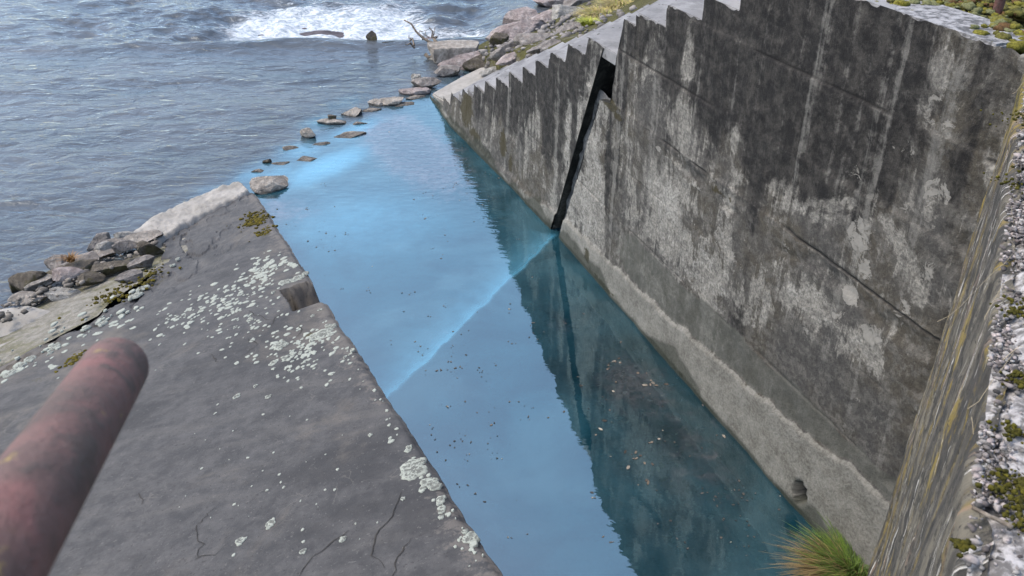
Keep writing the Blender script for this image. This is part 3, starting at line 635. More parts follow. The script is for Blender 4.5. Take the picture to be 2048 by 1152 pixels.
# ================================================================== HEADWALL
head = thing('headwall', [CORN[0]-HM[0]*2.5, CORN[1]-HM[1]*2.5, 0], 'headwall with yellow and white streaked face and crumbling gravelly top', 'wall')
def build_head():
    ml = np.concatenate([np.arange(-7, -3.2, .05), np.arange(-3.2, .03, .015)]); zl = np.concatenate([np.arange(-.45, HT-.06, .025), np.linspace(HT-.05, HT, 5)])
    Z, U = np.meshgrid(zl, ml, indexing='ij')
    out = (fbm(U*3, Z*1.2, 91)-.5)*.05 + (fbm(U*24, Z*1.5, 92, 3)-.5)*.009 + (fbm(U*40, Z*18, 93, 3)-.5)*.012
    out -= .03*sst(HT-.05, HT, Z)*(.6+fbm(U*20, Z*0, 94))
    # hollow at the foot of the corner
    out -= .16*np.exp(-((U+.28)/.13)**2-((Z-.75)/.35)**2)
    V = np.array([CORN[0], CORN[1], 0]) + np.array([*HM[:2], 0])*U[..., None] + np.array([*HF[:2], 0])*out[..., None] + np.array([0, 0, 1.])*Z[..., None]
    green = .75*np.exp(-((U+.35)/.45)**2)*sst(2.6, 3.3, Z) + .4*np.exp(-((U+2.2)/.8)**2)*sst(3.0, 3.35, Z)
    C = np.dstack([0*U, green, 0*U, 0*U]).reshape(-1, 4)
    mesh_obj('wall_face', V.reshape(-1, 3), grid_faces(*U.shape), M['head'], head, cols=C, uv=np.dstack([U+20, Z]).reshape(-1, 2))
    # rough top
    mt = np.arange(-7, .6, .03); qt = np.arange(-1.0, .001, .025)
    A, B = np.meshgrid(mt, qt, indexing='ij')
    zt = HT + (fbm(A*6, B*6, 95)-.5)*.035 + (fbm(A*26, B*26, 96, 3)-.5)*.034 - .03*sst(-.05, 0, B)
    V = np.array([CORN[0], CORN[1], 0]) + np.array([*HM[:2], 0])*A[..., None] + np.array([*HF[:2], 0])*(B-.01)[..., None]; V[..., 2] = zt
    keep = (A[:-1, :-1] < .1) | (B[:-1, :-1] < -.3)
    mesh_obj('wall_top', V.reshape(-1, 3), grid_faces(*A.shape, keep), M['deadtop'], head)
build_head()
# gravel set in the top
ico1 = bmesh.new(); bmesh.ops.create_icosphere(ico1, subdivisions=2, radius=1); ICO_V = np.array([v.co[:] for v in ico1.verts]); ICO_F = np.array([[v.index for v in f.verts] for f in ico1.faces]); ico1.free()
ico0 = bmesh.new(); bmesh.ops.create_icosphere(ico0, subdivisions=1, radius=1); IC0_V = np.array([v.co[:] for v in ico0.verts]); IC0_F = np.array([[v.index for v in f.verts] for f in ico0.faces]); ico0.free()
def blobs(name, items, mat, parent=None, fine=True):
    """items: (pos, (sx,sy,sz), color, seed) joined into one mesh"""
    BV, BF = (ICO_V, ICO_F) if fine else (IC0_V, IC0_F)
    n = len(items); Vs = np.empty((n, len(BV), 3)); Cs = np.ones((n, len(BV), 4))
    for i, (p, s, c) in enumerate(items):
        jit = 1+RNG.uniform(-.38, .3, (len(BV), 1)); v = BV*jit*np.array(s)
        a = RNG.uniform(0, 6.28); ca, sa = math.cos(a), math.sin(a)
        v = np.stack([v[:, 0]*ca-v[:, 1]*sa, v[:, 0]*sa+v[:, 1]*ca, v[:, 2]], 1); Vs[i] = v+p; Cs[i, :, :3] = c
    Fs = (BF[None]+np.arange(n)[:, None, None]*len(BV)).reshape(-1, 3)
    return mesh_obj(name, Vs.reshape(-1, 3), Fs, mat, parent, smooth=fine, cols=Cs.reshape(-1, 4))
peb = []
for i in range(26000):
    a = random.uniform(-3.6, .1); b = -abs(random.gauss(0, .16)) if random.random() < .8 else -random.uniform(0, .95)
    if b < -.95: continue
    if fbm(a*7, b*7, 97) > .45 and random.random() < .9: continue
    r = .0025+.0065*random.random()**2.2 + (.006 if random.random() < .015 else 0)
    p = CORN+HM*a+HF*b; g = random.uniform(.16, .50) if random.random() < .7 else random.uniform(.05, .16); w = random.uniform(.92, 1.05)
    peb.append((np.array([p[0], p[1], HT+random.uniform(-.006, .006)]), (r*random.uniform(.8, 1.7), r*random.uniform(.7, 1.1), r*random.uniform(.45, .8)), (g*1.06, g*.98*w, g*.92*w)))
stuff(blobs('gravel', peb, M['pebble'], head, False))

# ================================================================== LEFT SLAB
slab = thing('concrete_slab', on_slab(700, 800), 'dark sloping concrete bank slab speckled with pale lichen, left of the channel', 'slab')
E0 = on_slab(1160, 1380); E1 = on_slab(498, 367)
LB = [(498, 367), (478, 386), (400, 420), (325, 465), (328, 490), (318, 520), (252, 586), (226, 606), (139, 658), (28, 710), (-60, 750), (-260, 850), (-700, 1100), (-1100, 1500)]
def slab_h(P3):
    return (fbm(P3[..., 0]*1.2, P3[..., 1]*1.2, 102)-.5)*.03 + (fbm(P3[..., 0]*9, P3[..., 1]*9, 103, 3)-.5)*.006
def build_slab():
    ed = E1-E0; L = np.linalg.norm(ed); ed = ed/L; cd = np.cross(ed, SLAB_N); cd = cd/np.linalg.norm(cd)
    if cd[0] > 0: cd = -cd
    pts = np.array([[(on_slab(u, v)-E0)@ed, (on_slab(u, v)-E0)@cd] for u, v in LB]); o = np.argsort(pts[:, 0])
    t = np.arange(0, L+.001, .016); t[-1] = L
    wid = np.interp(t, pts[o, 0], pts[o, 1]); wid = np.maximum(wid, .02)
    wid = np.minimum(wid, 7.0) + (fbm(t*5, t*0, 101)-.5)*.10*sst(L, L-.6, t)
    nw = 300; w = np.linspace(0, 1, nw)**1.15
    T = np.repeat(t[:, None], nw, 1); Wd = w[None, :]*wid[:, None]
    # mask positions in (t,w)
    def tw(u, v): p = on_slab(u, v)-E0; return np.array([p@ed, p@cd])
    Q = np.dstack([T, Wd]); P3 = E0+ed*T[..., None]+cd*(Wd + sst(.12, 0, Wd)*((fbm(T*2.2, T*0, 113)-.5)*.024+(fbm(T*11, T*0, 114)-.5)*.016))[..., None]
    h = slab_h(P3)
    # rough left margin breaks up into plates
    mar = sst(1.3, .0, wid[:, None]-Wd); h -= mar*.05*fbm(T*2.5, Wd*7, 104) + mar*.02*sst(.5, .56, fbm(T*3, Wd*9, 105))
    # edge crumble
    h -= .02*sst(.06, 0, Wd)*fbm(T*14, Wd*3, 106) + .018*sst(.03, 0, Wd)
    crack = np.zeros(T.shape)
    CR = [[(390, 1118), (400, 1090), (392, 1050), (412, 1032), (428, 1015)], [(390, 1118), (430, 1108), (456, 1092)], [(800, 985), (795, 1010), (770, 1045), (742, 1085), (742, 1110), (765, 1135)], [(825, 1075), (805, 1100), (795, 1152)],
          [(497, 620), (512, 633), (545, 645)], [(545, 650), (552, 635), (566, 625)], [(420, 707), (440, 722)], [(495, 677), (512, 689)], [(480, 715), (512, 689)], [(278, 985), (286, 1008)], [(600, 645), (600, 660), (594, 672)], [(110, 718), (160, 697), (168, 710)], [(600, 1152), (640, 1100), (700, 1060)]]
    for pl in CR:
        pp = [on_slab(*q) for q in pl]; path = []
        for p0, p1 in zip(pp[:-1], pp[1:]):
            n = max(3, int(np.linalg.norm(p1-p0)/.035))
            for i in range(n): path.append(p0+(p1-p0)*i/n)
        path.append(pp[-1]); path = np.array(path); n = len(path)
        perp = np.cross(SLAB_N, pp[-1]-pp[0]); perp /= np.linalg.norm(perp)
        path = path + perp*((RNG.uniform(-1, 1, n)*.012+np.cumsum(RNG.normal(0, .004, n)))[:, None])
        wv = (.0012+.0024*RNG.random(n))*np.sin(np.linspace(.15, np.pi-.15, n))**.5
        up = (slab_h(path)+.0035)[:, None]*SLAB_N
        dn = path+up-SLAB_N*.012
        VV = np.hstack([path+up-perp*wv[:, None], path+up+perp*wv[:, None], ]).reshape(-1, 3)
        FF = [(2*i, 2*i+1, 2*i+3, 2*i+2) for i in range(n-1)]
        mesh_obj('crack', VV, FF, M['dark'], slab)
    # notch broken out of the channel edge
    na, nb, nc, nd = tw(578, 612), tw(632, 604), tw(620, 560), tw(577, 575)
    tlo = min(na[0], nb[0]); thi = max(nc[0], nd[0]); wmax = max(na[1], nd[1])
    jag = (fbm(T*8, Wd*8, 109)-.5)*.05
    notch = (T > tlo-.0) & (T < thi+jag) & (Wd < wmax+jag)
    lip = (T > thi-.16) & (Wd < wmax*.75)
    h = np.where(notch, np.where(lip, -.06-.9*(thi-T)/.16*.35, -.45)+ (fbm(T*10, Wd*10, 110)-.5)*.16, h)
    V = P3 + SLAB_N*h[..., None]
    pale = np.maximum(.0, sst(.30, .0, wid[:, None]-Wd))*sst(L-2.6, L-2.2, T)*0
    edge = .80*sst(.42, .0, Wd)*(.5+.8*fbm(T*1.1, T*0, 111))
    edge = np.where(notch, .5, edge)
    mossy = np.zeros(T.shape)
    for u, v, r, am in [(512, 440, .20, 1.), (530, 470, .1, .7), (620, 590, .12, .55), (640, 610, .07, .5), (150, 718, .08, .9), (300, 560, .3, .55), (615, 668, .05, .9), (80, 760, .2, .5)]:
        c = tw(u, v); mossy = np.maximum(mossy, am*np.exp(-(((T-c[0])**2+(Wd-c[1])**2)/r**2)))
    mossy = np.maximum(mossy, .45*sst(.25, .0, wid[:, None]-Wd)*sst(.4, .6, fbm(T*3, Wd*3, 112)))
    C = np.dstack([crack, pale, np.clip(edge, 0, 1), mossy]).reshape(-1, 4)
    nt_, nv = T.shape[0], nw
    verts = V.reshape(-1, 3); faces = grid_faces(nt_, nv)
    # sides down into channel and shore
    def skirt(idx, drop):
        nonlocal verts, faces, C
        base = len(verts); low = verts[idx].copy(); low[:, 2] = drop if np.isscalar(drop) else low[:, 2]-.3
        verts = np.vstack([verts, low]); C = np.vstack([C, C[idx]*np.array([0, 0, 1, 1])])
        k = np.arange(len(idx)-1); faces = np.vstack([faces, np.stack([idx[k], idx[k+1], base+k+1, base+k], 1)])
    i0 = np.arange(nt_)*nv; skirt(i0, -.45); skirt(i0+nv-1, -.45); skirt(np.arange(nv)+(nt_-1)*nv, -.45)
    o = mesh_obj('slab_body', verts, faces, M['slab'], slab, cols=C)
build_slab()
# washed pale strip at the tip
def build_strip():
    out = [(486, 362), (440, 370), (400, 384), (350, 408), (300, 432), (262, 462)]; inn = [(505, 384), (480, 398), (424, 426), (374, 452), (334, 478), (300, 506)]
    t = np.linspace(0, 1, 90); w = np.linspace(0, 1, 26)
    ou = np.array([onz(*q, .06) for q in out]); inr = np.array([on_slab(*q) for q in inn]); k = np.linspace(0, 1, len(out))
    A = np.stack([np.interp(t, k, ou[:, j]) for j in range(3)], 1); B = np.stack([np.interp(t, k, inr[:, j]) for j in range(3)], 1)
    V = A[:, None]*(1-w)[None, :, None]+B[:, None]*w[None, :, None]
    n = fbm(V[..., 0]*6, V[..., 1]*6, 121); n2 = fbm(V[..., 0]*22, V[..., 1]*22, 122)
    V[..., 2] += .01+(n-.5)*.06+(n2-.5)*.03 - .16*sst(.12, 0, w)[None, :]*(.4+n) - .12*sst(.85, 1, w)[None, :] - .1*sst(.04, 0, t)[:, None]
    V[:, 0, 2] = -.3
    mesh_obj('washed_strip', V.reshape(-1, 3), grid_faces(90, 26), M['paleslab'], slab)['label'] = 'pale washed concrete strip at the river edge of the slab'
build_strip()
# lichen
def lichen_mesh(c, r, seed, n=26):
    """flat irregular rosette lying on the slab"""
    a = np.linspace(0, 2*np.pi, n, endpoint=False); e1 = np.cross(SLAB_N, [0, 1, 0]); e1 /= np.linalg.norm(e1); e2 = np.cross(SLAB_N, e1)
    rr = r*(.40+1.05*fbm(np.cos(a)*1.9+seed*3.1, np.sin(a)*1.9+seed, 131)+.30*(fbm(np.cos(a)*6+seed, np.sin(a)*6, 132)-.5)); el = .8+.2*math.sin(seed)
    c = c + SLAB_N*(slab_h(c)+.001)
    ring = c + e1*(np.cos(a)*rr)[:, None]*el + e2*(np.sin(a)*rr)[:, None]
    th = .003 if n > 20 else .0012
    V = np.vstack([[c+SLAB_N*th], c+(ring-c)*.62+SLAB_N*(th+.001), c+(ring-c)*.93+SLAB_N*(th*.9), ring-SLAB_N*.012])
    F = []
    for i in range(n):
        j = (i+1) % n; F.append((0, 1+i, 1+j)); F.append((1+i, 1+n+i, 1+n+j)); F.append((1+i, 1+n+j, 1+j)); F.append((1+n+i, 1+2*n+i, 1+2*n+j)); F.append((1+n+i, 1+2*n+j, 1+n+j))
    C = np.zeros((len(V), 4)); C[:, 3] = 1; C[0, 0] = 1; C[1:1+n, 0] = .8; C[1+n:1+2*n, 0] = .2
    if n < 20: C[:, 0] = 0
    return V, np.array(F), C
big_l = [(825, 942, 42), (858, 965, 20), (880, 1000, 17), (884, 1018, 14), (882, 1034, 9), (868, 972, 16), (846, 978, 13), (817, 896, 13), (937, 1076, 20), (930, 1063, 8), (540, 1046, 18), (481, 1082, 14), (605, 1102, 9), (684, 1077, 10), (741, 870, 8), (806, 998, 6), (645, 668, 32), (660, 655, 22), (625, 678, 16), (655, 650, 10),
         (560, 690, 24), (570, 715, 16), (545, 725, 14), (535, 792, 10), (473, 790, 11), (600, 705, 10), (595, 555, 22), (572, 562, 18), (610, 545, 12), (546, 584, 9), (270, 590, 20), (285, 575, 16), (260, 596, 10), (205, 645, 14), (170, 655, 12), (110, 690, 18), (40, 730, 24), (20, 745, 22), (60, 715, 16), (100, 705, 10), (355, 516, 9), (345, 530, 8), (500, 640, 10), (470, 655, 8), (625, 630, 8), (640, 618, 7), (510, 770, 8), (690, 715, 9), (705, 700, 8)]
def add_lichen(items, single):
    Vs, Fs, Cs, off = [], [], [], 0
    for i, (p, r, sd) in enumerate(items):
        V, Fc, C = lichen_mesh(p, r, sd, 26 if single else 9)
        if single:
            mesh_obj('lichen_patch', V, Fc, M['lichen'], slab, cols=C)
        else: Vs.append(V); Fs.append(Fc+off); Cs.append(C); off += len(V)
    if not single: stuff(mesh_obj('lichen_specks', np.vstack(Vs), np.vstack(Fs), M['lichen'], slab, cols=np.vstack(Cs)))
add_lichen([(on_slab(u, v), rp*depth(on_slab(u, v))/F*(1.0 if v > 800 else .85), i*1.7) for i, (u, v, rp) in enumerate(big_l)], True)
specks = []
def band(n, pts, spread, r0, r1):
    for _ in range(n):
        k = random.random()*(len(pts)-1); i = int(k); f = k-i
        u = pts[i][0]*(1-f)+pts[i+1][0]*f+random.gauss(0, spread); v = pts[i][1]*(1-f)+pts[i+1][1]*f+random.gauss(0, spread*.55)
        lim = 612+(v-545)*.6536-14
        if u > lim or (565 < u < 640 and 548 < v < 620): continue
        p = on_slab(u, v); specks.append((p, random.uniform(r0, r1)*(1+random.random()), random.random()*50))
band(210, [(600, 530), (480, 590), (420, 610), (330, 650)], 26, .008, .022)
band(80, [(585, 510), (500, 555)], 22, .01, .03)
band(150, [(560, 720), (640, 680), (600, 740)], 34, .006, .018)
band(100, [(650, 620), (760, 790), (850, 930), (960, 1120)], 18, .004, .012)
band(90, [(560, 660), (480, 640), (420, 690)], 50, .007, .016)
band(70, [(280, 600), (160, 670), (20, 740)], 28, .008, .028)
band(45, [(300, 800), (500, 900), (700, 1000), (500, 1100)], 110, .003, .008)
add_lichen(specks, False)

# ================================================================== ROCKS
def facet(seed, sub=4):
    bm = bmesh.new(); bmesh.ops.create_icosphere(bm, subdivisions=sub, radius=1); r = np.random.default_rng(seed)
    V = np.array([v.co[:] for v in bm.verts]); Fc = np.array([[v.index for v in f.verts] for f in bm.faces]); bm.free()
    for _ in range(9):
        n = r.normal(size=3); n /= np.linalg.norm(n); d = r.uniform(.38, .75); e = np.maximum(0, V@n-d); V = V-e[:, None]*n*.97
    V = V/np.abs(V).max(0)
    nz = fbm(V[:, 0]*2.2+seed, V[:, 1]*2.2+V[:, 2]*1.7, seed)-.5; nz2 = fbm(V[:, 0]*7+seed, V[:, 1]*7+V[:, 2]*5, seed+5)-.5
    return V*(1+.16*nz+.09*nz2)[:, None], Fc
RS = 0
def rock(name, pos, size, rot, mat, label, tilt=(0, 0), group=None):
    global RS; RS += 1
    V, Fc = facet(200+RS*7); V = V*np.array(size)/2
    R = (Matrix.Rotation(rot, 3, 'Z') @ Matrix.Rotation(tilt[0], 3, 'X') @ Matrix.Rotation(tilt[1], 3, 'Y'))
    V = V@np.array(R).T
    o = mesh_obj(name, V, Fc, M[mat]); o.location = tuple(pos); o.data.set_sharp_from_angle(angle=math.radians(22))
    tag(o, label, 'rock', group); return o
def rock_px(u, v, wpx, tall, deepf, z, mat, label, rot=0.0, tilt=(0, 0), surf='z', sink=.35, name='rock', group=None):
    """width in photo pixels, real height in metres, depth as a fraction of width"""
    p = onz(u, v, z) if surf == 'z' else (on_terrain(u, v) if surf == 'bank' else on_slab(u, v))
    w = wpx*depth(p)/F
    p = p+np.array([0, 0, tall*(.5-sink)])
    return rock(name, p, (w, w*deepf, tall), rot, mat, label, tilt, group)
# stones across the mouth of the channel
rock_px(540, 366, 78, .20, .9, .05, 'tan', 'squarish mossy brown rock standing in the blue water off the slab tip', .3, (.1, -.05), sink=.42)
rock_px(620, 270, 40, .18, .6, .02, 'tan', 'small pointed grey rock with a dark undercut in the blue gap', -.2, (0, .2), sink=.38)
rock_px(668, 246, 66, .09, .4, .0, 'tan', 'long flat grey stone lying low among the mouth stones', .05)
rock_px(664, 238, 20, .14, .8, .04, 'brown', 'small dark brown stone on top of the long flat one', .4)
rock_px(706, 228, 50, .15, .8, .0, 'tan', 'rounded buff stone between the flat stone and the pale stones', .2)
rock_px(758, 210, 46, .13, .7, .0, 'tan', 'pale angular stone with dark end beside the rounded buff stone', .1, (0, .1))
rock_px(786, 203, 66, .14, .6, .02, 'tan', 'low pale buff stone nearest the toe of the stair', .25, (.05, 0))
for u, v, w, lab in [(812, 212, 64, 'flat tan plate awash beside the toe slab'), (745, 222, 44, 'flat tan plate awash below the rounded buff stone'), (700, 274, 72, 'thin tan plate just awash inside the row of mouth stones'), (720, 250, 40, 'tiny tan plate awash between the long flat stone and its neighbours'),
                     (612, 322, 84, 'thin reddish plate just awash near the squarish rock'), (565, 330, 48, 'tan plate awash beyond the squarish rock'), (640, 292, 46, 'tan plate awash inside the small pointed rock'), (520, 345, 36, 'small tan plate awash between slab tip and squarish rock'), (585, 300, 40, 'tan plate awash on the river side of the pointed rock'), (830, 198, 50, 'tan plate awash touching the toe slab corner')]:
    rock_px(u, v, w, .075, .55, -.022, 'tan', lab, random.uniform(0, .5), (random.uniform(-.04, .04), random.uniform(-.05, .05)))
rock_px(535, 325, 20, .08, .6, .0, 'brown', 'tiny dark stone awash beyond the squarish mossy rock', .1)
# stones at the toe and up the far bank
def bank_rock(u, v, w, tall, deepf, mat, label, rot=.25, tilt=(.05, -.12), sink=.45): rock_px(u, v, w, tall, deepf, 0, mat, label, rot, tilt, 'bank', sink)
rock_px(835, 157, 26, .20, .8, .06, 'pale', 'small white stone at the water edge by the toe slab', .2)
rock_px(852, 172, 62, .20, .8, .03, 'grey', 'grey stone under the small white one', .1)
rock_px(828, 187, 66, .14, .7, .0, 'pink', 'low reddish grey slab of stone at the corner of the toe', .3)
rock_px(893, 148, 60, .22, .6, .02, 'grey', 'dark grey stone at the foot of the big pink boulder', .1)
bank_rock(935, 132, 124, .42, .55, 'pink', 'big smooth pink sandstone boulder leaning on the toe slab')
bank_rock(965, 124, 84, .30, .5, 'brown', 'brown layered stone wedged beside the big pink boulder', .3)
bank_rock(1008, 104, 70, .28, .6, 'grey', 'grey stone above the big pink boulder beside the stair')
bank_rock(1004, 88, 50, .40, .7, 'brown', 'dark blocky stone below the flat reddish ledge stone', .2)
bank_rock(1048, 66, 150, .40, .5, 'pink', 'flat reddish ledge stone jutting over the river', .22)
bank_rock(1072, 82, 130, .30, .6, 'grey', 'broad grey stone below the reddish ledge stone beside the stair', .3)
bank_rock(1052, 38, 96, .45, .6, 'pink', 'reddish jagged stone behind the flat ledge stone', .3)
bank_rock(1092, 44, 76, .36, .6, 'pink', 'pinkish grey stone beside the cream boulder', .1)
bank_rock(1128, 32, 74, .42, .8, 'pale', 'cream coloured boulder below the yellow grass', .3)
bank_rock(1134, 60, 96, .24, .6, 'grey', 'low grey stone between the cream boulder and the stair', .35)
bank_rock(1110, 8, 90, .45, .7, 'pink', 'pink stone high on the far bank above the cream boulder', .1)
bank_rock(1165, 6, 100, .36, .6, 'grey', 'brown grey stone at the crest beside the yellow grass', .3)
bank_rock(1172, 30, 56, .25, .7, 'brown', 'small mossy stone at the edge of the yellow grass', .3)
bank_rock(1088, 98, 84, .20, .5, 'grey', 'flattish grey stone tight against the middle of the stair', .4)
bank_rock(1030, 118, 80, .16, .5, 'pink', 'flat pinkish stone lying between stair and grey stones', .4)
bank_rock(990, 142, 66, .14, .45, 'pale', 'flat buff stone lying above the toe slab', .4)
rub = []
for _ in range(420):
    k = random.random(); u = 900+k*330+random.gauss(0, 30); v = 140-k*125+random.gauss(0, 14)
    p = on_terrain(u, v)
    if qof(p) < 2.2 or ((p[:2]-WA[:2])@WN[:2])/(HM[:2]@WN[:2]) < 1.5 or p[2] < .04: continue
    rr = random.uniform(.02, .085); g = random.uniform(.12, .38)
    rub.append((p+np.array([0, 0, rr*.2]), (rr, rr*random.uniform(.6, 1), rr*random.uniform(.4, .8)), (g, g*.93, g*.86)))
for _ in range(190):
    u = random.uniform(-40, 320); v = 612-u*.52+random.uniform(-6, 62); q = onz(u, v, .1); k2 = (q[:2]-onz(u, 590-u*.5)[:2])
    rr = .008+.05*random.random()**2.5; g = random.uniform(.12, .34); zz = .04+.12*max(0, (v-(588-u*.5))/60)
    rub.append((np.array([q[0], q[1], zz]), (rr, rr*random.uniform(.6, 1), rr*.5), (g, g*.90, g*.76)))
stuff(tag(blobs('rubble', rub, M['pebble'], None, False), 'small loose rubble between the bigger stones of the banks', 'rubble'))
# the row of stones beside the sill
def block_rock(pos, size, rot, mat, label):
    bm = bmesh.new(); bmesh.ops.create_cube(bm, size=2); bmesh.ops.subdivide_edges(bm, edges=bm.edges[:], cuts=9, use_grid_fill=True)
    V = np.array([v.co[:] for v in bm.verts]); Fc = [[v.index for v in f.verts] for f in bm.faces]; bm.free()
    V = V*(1-.10*(np.linalg.norm(V, axis=1)/1.732)**6)[:, None]; V[:, 0] *= 1+.12*V[:, 2]+.1*V[:, 1]
    V += np.stack([fbm(V[:, (i+1) % 3]*1.5+i*7, V[:, (i+2) % 3]*1.5+V[:, i]*.8, 301+i)-.5 for i in range(3)], 1)*.22
    V = (V*np.array(size)/2)@np.array(Matrix.Rotation(rot, 3, 'Z')).T
    o = mesh_obj('rock', V, np.array(Fc), M[mat]); o.location = tuple(pos); o.data.set_sharp_from_angle(angle=math.radians(35)); tag(o, label, 'rock')
block_rock(onz(908, 108, .10), (.80, .5, .36), .12, 'tan', 'blocky tan stone with dark wet side beside the driftwood')
rock_px(745, 82, 26, .30, .8, .02, 'brown', 'small dark mossy stone alone on the river sill', .2)
rock_px(790, 92, 100, .16, .3, -.04, 'brown', 'long dark stone of the sill awash left of the driftwood', .02)
rock_px(870, 118, 40, .14, .6, .0, 'pale', 'small white stone under the driftwood', .2)
# heap at the left beyond the slab
rock_px(205, 490, 62, .20, .7, .04, 'grey', 'grey slab of stone at the waterline behind the white stones', .3, (.1, 0))
rock_px(252, 478, 60, .18, .5, .10, 'pale', 'pale flat stone touching the washed strip of the slab', .5)
rock_px(216, 500, 44, .16, .6, .14, 'pale', 'white speckled stone in the middle of the heap', .2)
rock_px(248, 500, 52, .16, .6, .16, 'grey', 'grey stone right of the white speckled one', .3)
rock_px(300, 505, 56, .22, .7, .16, 'brown', 'mossy brown block broken from the slab corner', .5, (0, .15))
rock_px(118, 534, 52, .20, .7, .05, 'grey', 'grey stone beneath the orange dry tuft', .2)
rock_px(170, 528, 90, .16, .5, .10, 'grey', 'broad sloping stone with a white stain inside the heap', .35, (.1, -.05))
rock_px(130, 556, 86, .18, .5, .10, 'pink', 'rounded pinkish stone low in the heap', .3)
rock_px(60, 572, 74, .26, .6, .05, 'brown', 'brown block with a cracked face at the river end of the heap', .4, (.05, .1))
rock_px(30, 580, 30, .2, .8, .0, 'brown', 'small dark stone in the water at the end of the heap', .1)
rock_px(118, 590, 92, .10, .45, .06, 'pale', 'thin light grey plate of stone tilted in front of the heap', .1, (.05, .05))
rock_px(285, 530, 60, .14, .5, .22, 'grey', 'grey broken plate beside the mossy block', .5)
rock_px(262, 560, 60, .12, .5, .24, 'grey', 'reddish grey plate along the slab margin', .6)
rock_px(180, 560, 60, .12, .6, .14, 'brown', 'flat mossy stone in the middle of the silted shore', .4)
for u, v, w, t, z, mt, lab in [(285, 484, 84, .16, .10, 'tan', 'buff plate joining the stone heap to the washed strip'), (238, 490, 96, .14, .08, 'grey', 'wide grey plate under the white speckled stone'), (190, 515, 100, .15, .08, 'tan', 'wide tan plate under the sloping stone'), (150, 545, 110, .13, .08, 'brown', 'wide mossy plate under the pinkish stone'), (90, 566, 90, .15, .06, 'tan', 'tan plate behind the cracked brown block'), (215, 540, 90, .10, .14, 'brown', 'mossy plate on the inner side of the heap'), (60, 596, 80, .10, .06, 'tan', 'tan plate at the foot of the brown block')]:
    rock_px(u, v, w, t, .6, z, mt, lab, .35, (.06, -.05))
# washed ledge at the left edge
def ledge(pxs, z, name, label, th=.25):
    poly = [onz(u, v, z)[:2] for u, v in pxs]
    o = prism(name, poly, z-th, z, M['paleslab'], None, .03); origin(o, (*np.mean(poly, 0), z-th)); tag(o, label, 'ledge')
ledge([(-260, 730), (-120, 655), (0, 615), (60, 608), (118, 622), (128, 640), (60, 660), (-40, 690), (-240, 800)], .10, 'concrete_ledge', 'pale wet concrete ledge at the water edge below the stone heap')
ledge([(-200, 810), (-40, 700), (60, 664), (118, 648), (108, 672), (20, 706), (-180, 850)], .16, 'concrete_ledge', 'narrow pale ledge between the wet ledge and the dark slab', .3)

# ================================================================== DRIFTWOOD
def tube(path, radii, seg=7):
    path = [Vector(tuple(p)) for p in path]; V = []; Fc = []
    for i, p in enumerate(path):
        d = (path[min(i+1, len(path)-1)]-path[max(i-1, 0)]).normalized(); q = d.to_track_quat('Z', 'Y')
        for k in range(seg):
            a = 2*math.pi*k/seg; V.append(p+q@Vector((math.cos(a)*radii[i], math.sin(a)*radii[i], 0)))
    for i in range(len(path)-1):
        for k in range(seg): a = i*seg+k; b = i*seg+(k+1) % seg; Fc.append((a, b, b+seg, a+seg))
    Fc.append(tuple(range(seg))[::-1]); Fc.append(tuple(range((len(path)-1)*seg, len(path)*seg)))
    return V, Fc
def wob(a, b, n, amp):
    a = np.array(a); b = np.array(b); return [a+(b-a)*i/n + (RNG.normal(size=3)*amp if 0 < i < n else 0) for i in range(n+1)]
dw = thing('driftwood', onz(880, 110), 'bare forked driftwood branches caught on the stones by the river sill', 'driftwood')
def vpl(u, v, y): d = ray(u, v); return ORG + y/d[1]*d
for (u0, v0), (u1, v1), y0, y1, r0, r1 in [((892, 112), (808, 40), 15.2, 15.6, .035, .012), ((880, 100), (858, 55), 15.3, 15.5, .03, .01), ((862, 90), (905, 118), 15.5, 15.0, .04, .025), ((850, 108), (905, 118), 15.3, 15.1, .035, .02),
                                           ((868, 85), (870, 55), 15.5, 15.8, .02, .006), ((825, 92), (818, 70), 15.6, 15.8, .02, .006), ((830, 95), (812, 84), 15.6, 15.6, .02, .006), ((845, 80), (838, 60), 15.5, 15.5, .015, .005), ((858, 75), (848, 62), 15.4, 15.4, .012, .004)]:
    pa = wob(vpl(u0, v0, y0), vpl(u1, v1, y1), 6, .025); V, Fc = tube(pa, np.linspace(r0, r1, 7))
    mesh_obj('branch', V, Fc, M['wood'], dw)

# ================================================================== GRASS, MOSS, LITTER
def grass(name, base, n, spread, hgt, cols, label, lean=(0, 0), cat='grass', wid=.004, parent=None, droop=.5):
    Vs, Fs, Cs = [], [], []; off = 0
    for i in range(n):
        a = random.uniform(0, 2*math.pi); rr = spread*math.sqrt(random.random()); p = np.array(base)+np.array([math.cos(a)*rr*.55, math.sin(a)*rr*.55, 0])
        h = hgt*random.uniform(.55, 1.1); d = np.array([math.cos(a)*rr/spread+lean[0]+random.gauss(0, .25), math.sin(a)*rr/spread+lean[1]+random.gauss(0, .25), 0])
        side = np.array([-d[1], d[0], 0]); side /= (np.linalg.norm(side)+1e-6); c = cols(d, random.random())
        k = 6
        for j in range(k):
            t = j/(k-1); q = p+d*h*.75*t**1.5+np.array([0, 0, h*(t-droop*t**2.4)]); w = wid*(1-t*.9)
            Vs += [q-side*w, q+side*w]; Cs += [np.array([*c, 1])]*2
            if j: b = off+2*j; Fs.append((b-2, b-1, b+1, b))
        off += 2*k
    o = mesh_obj(name, np.array(Vs), np.array(Fs), M['grass'], parent, cols=np.array(Cs))
    if label: origin(o, base); tag(o, label, cat)
    return o
def tuftcol(d, r):
    side = -d[0]*.9-d[1]*.2
    if side + random.gauss(0, .35) > .62: return (.32*(.6+.6*r), .23*(.6+.6*r), .11*(.6+.5*r))
    return (.11*(.5+r), .19*(.5+r*.9), .03)
gp = onpl(1718, 1108, W3(4.6, 0, -.12), WN)
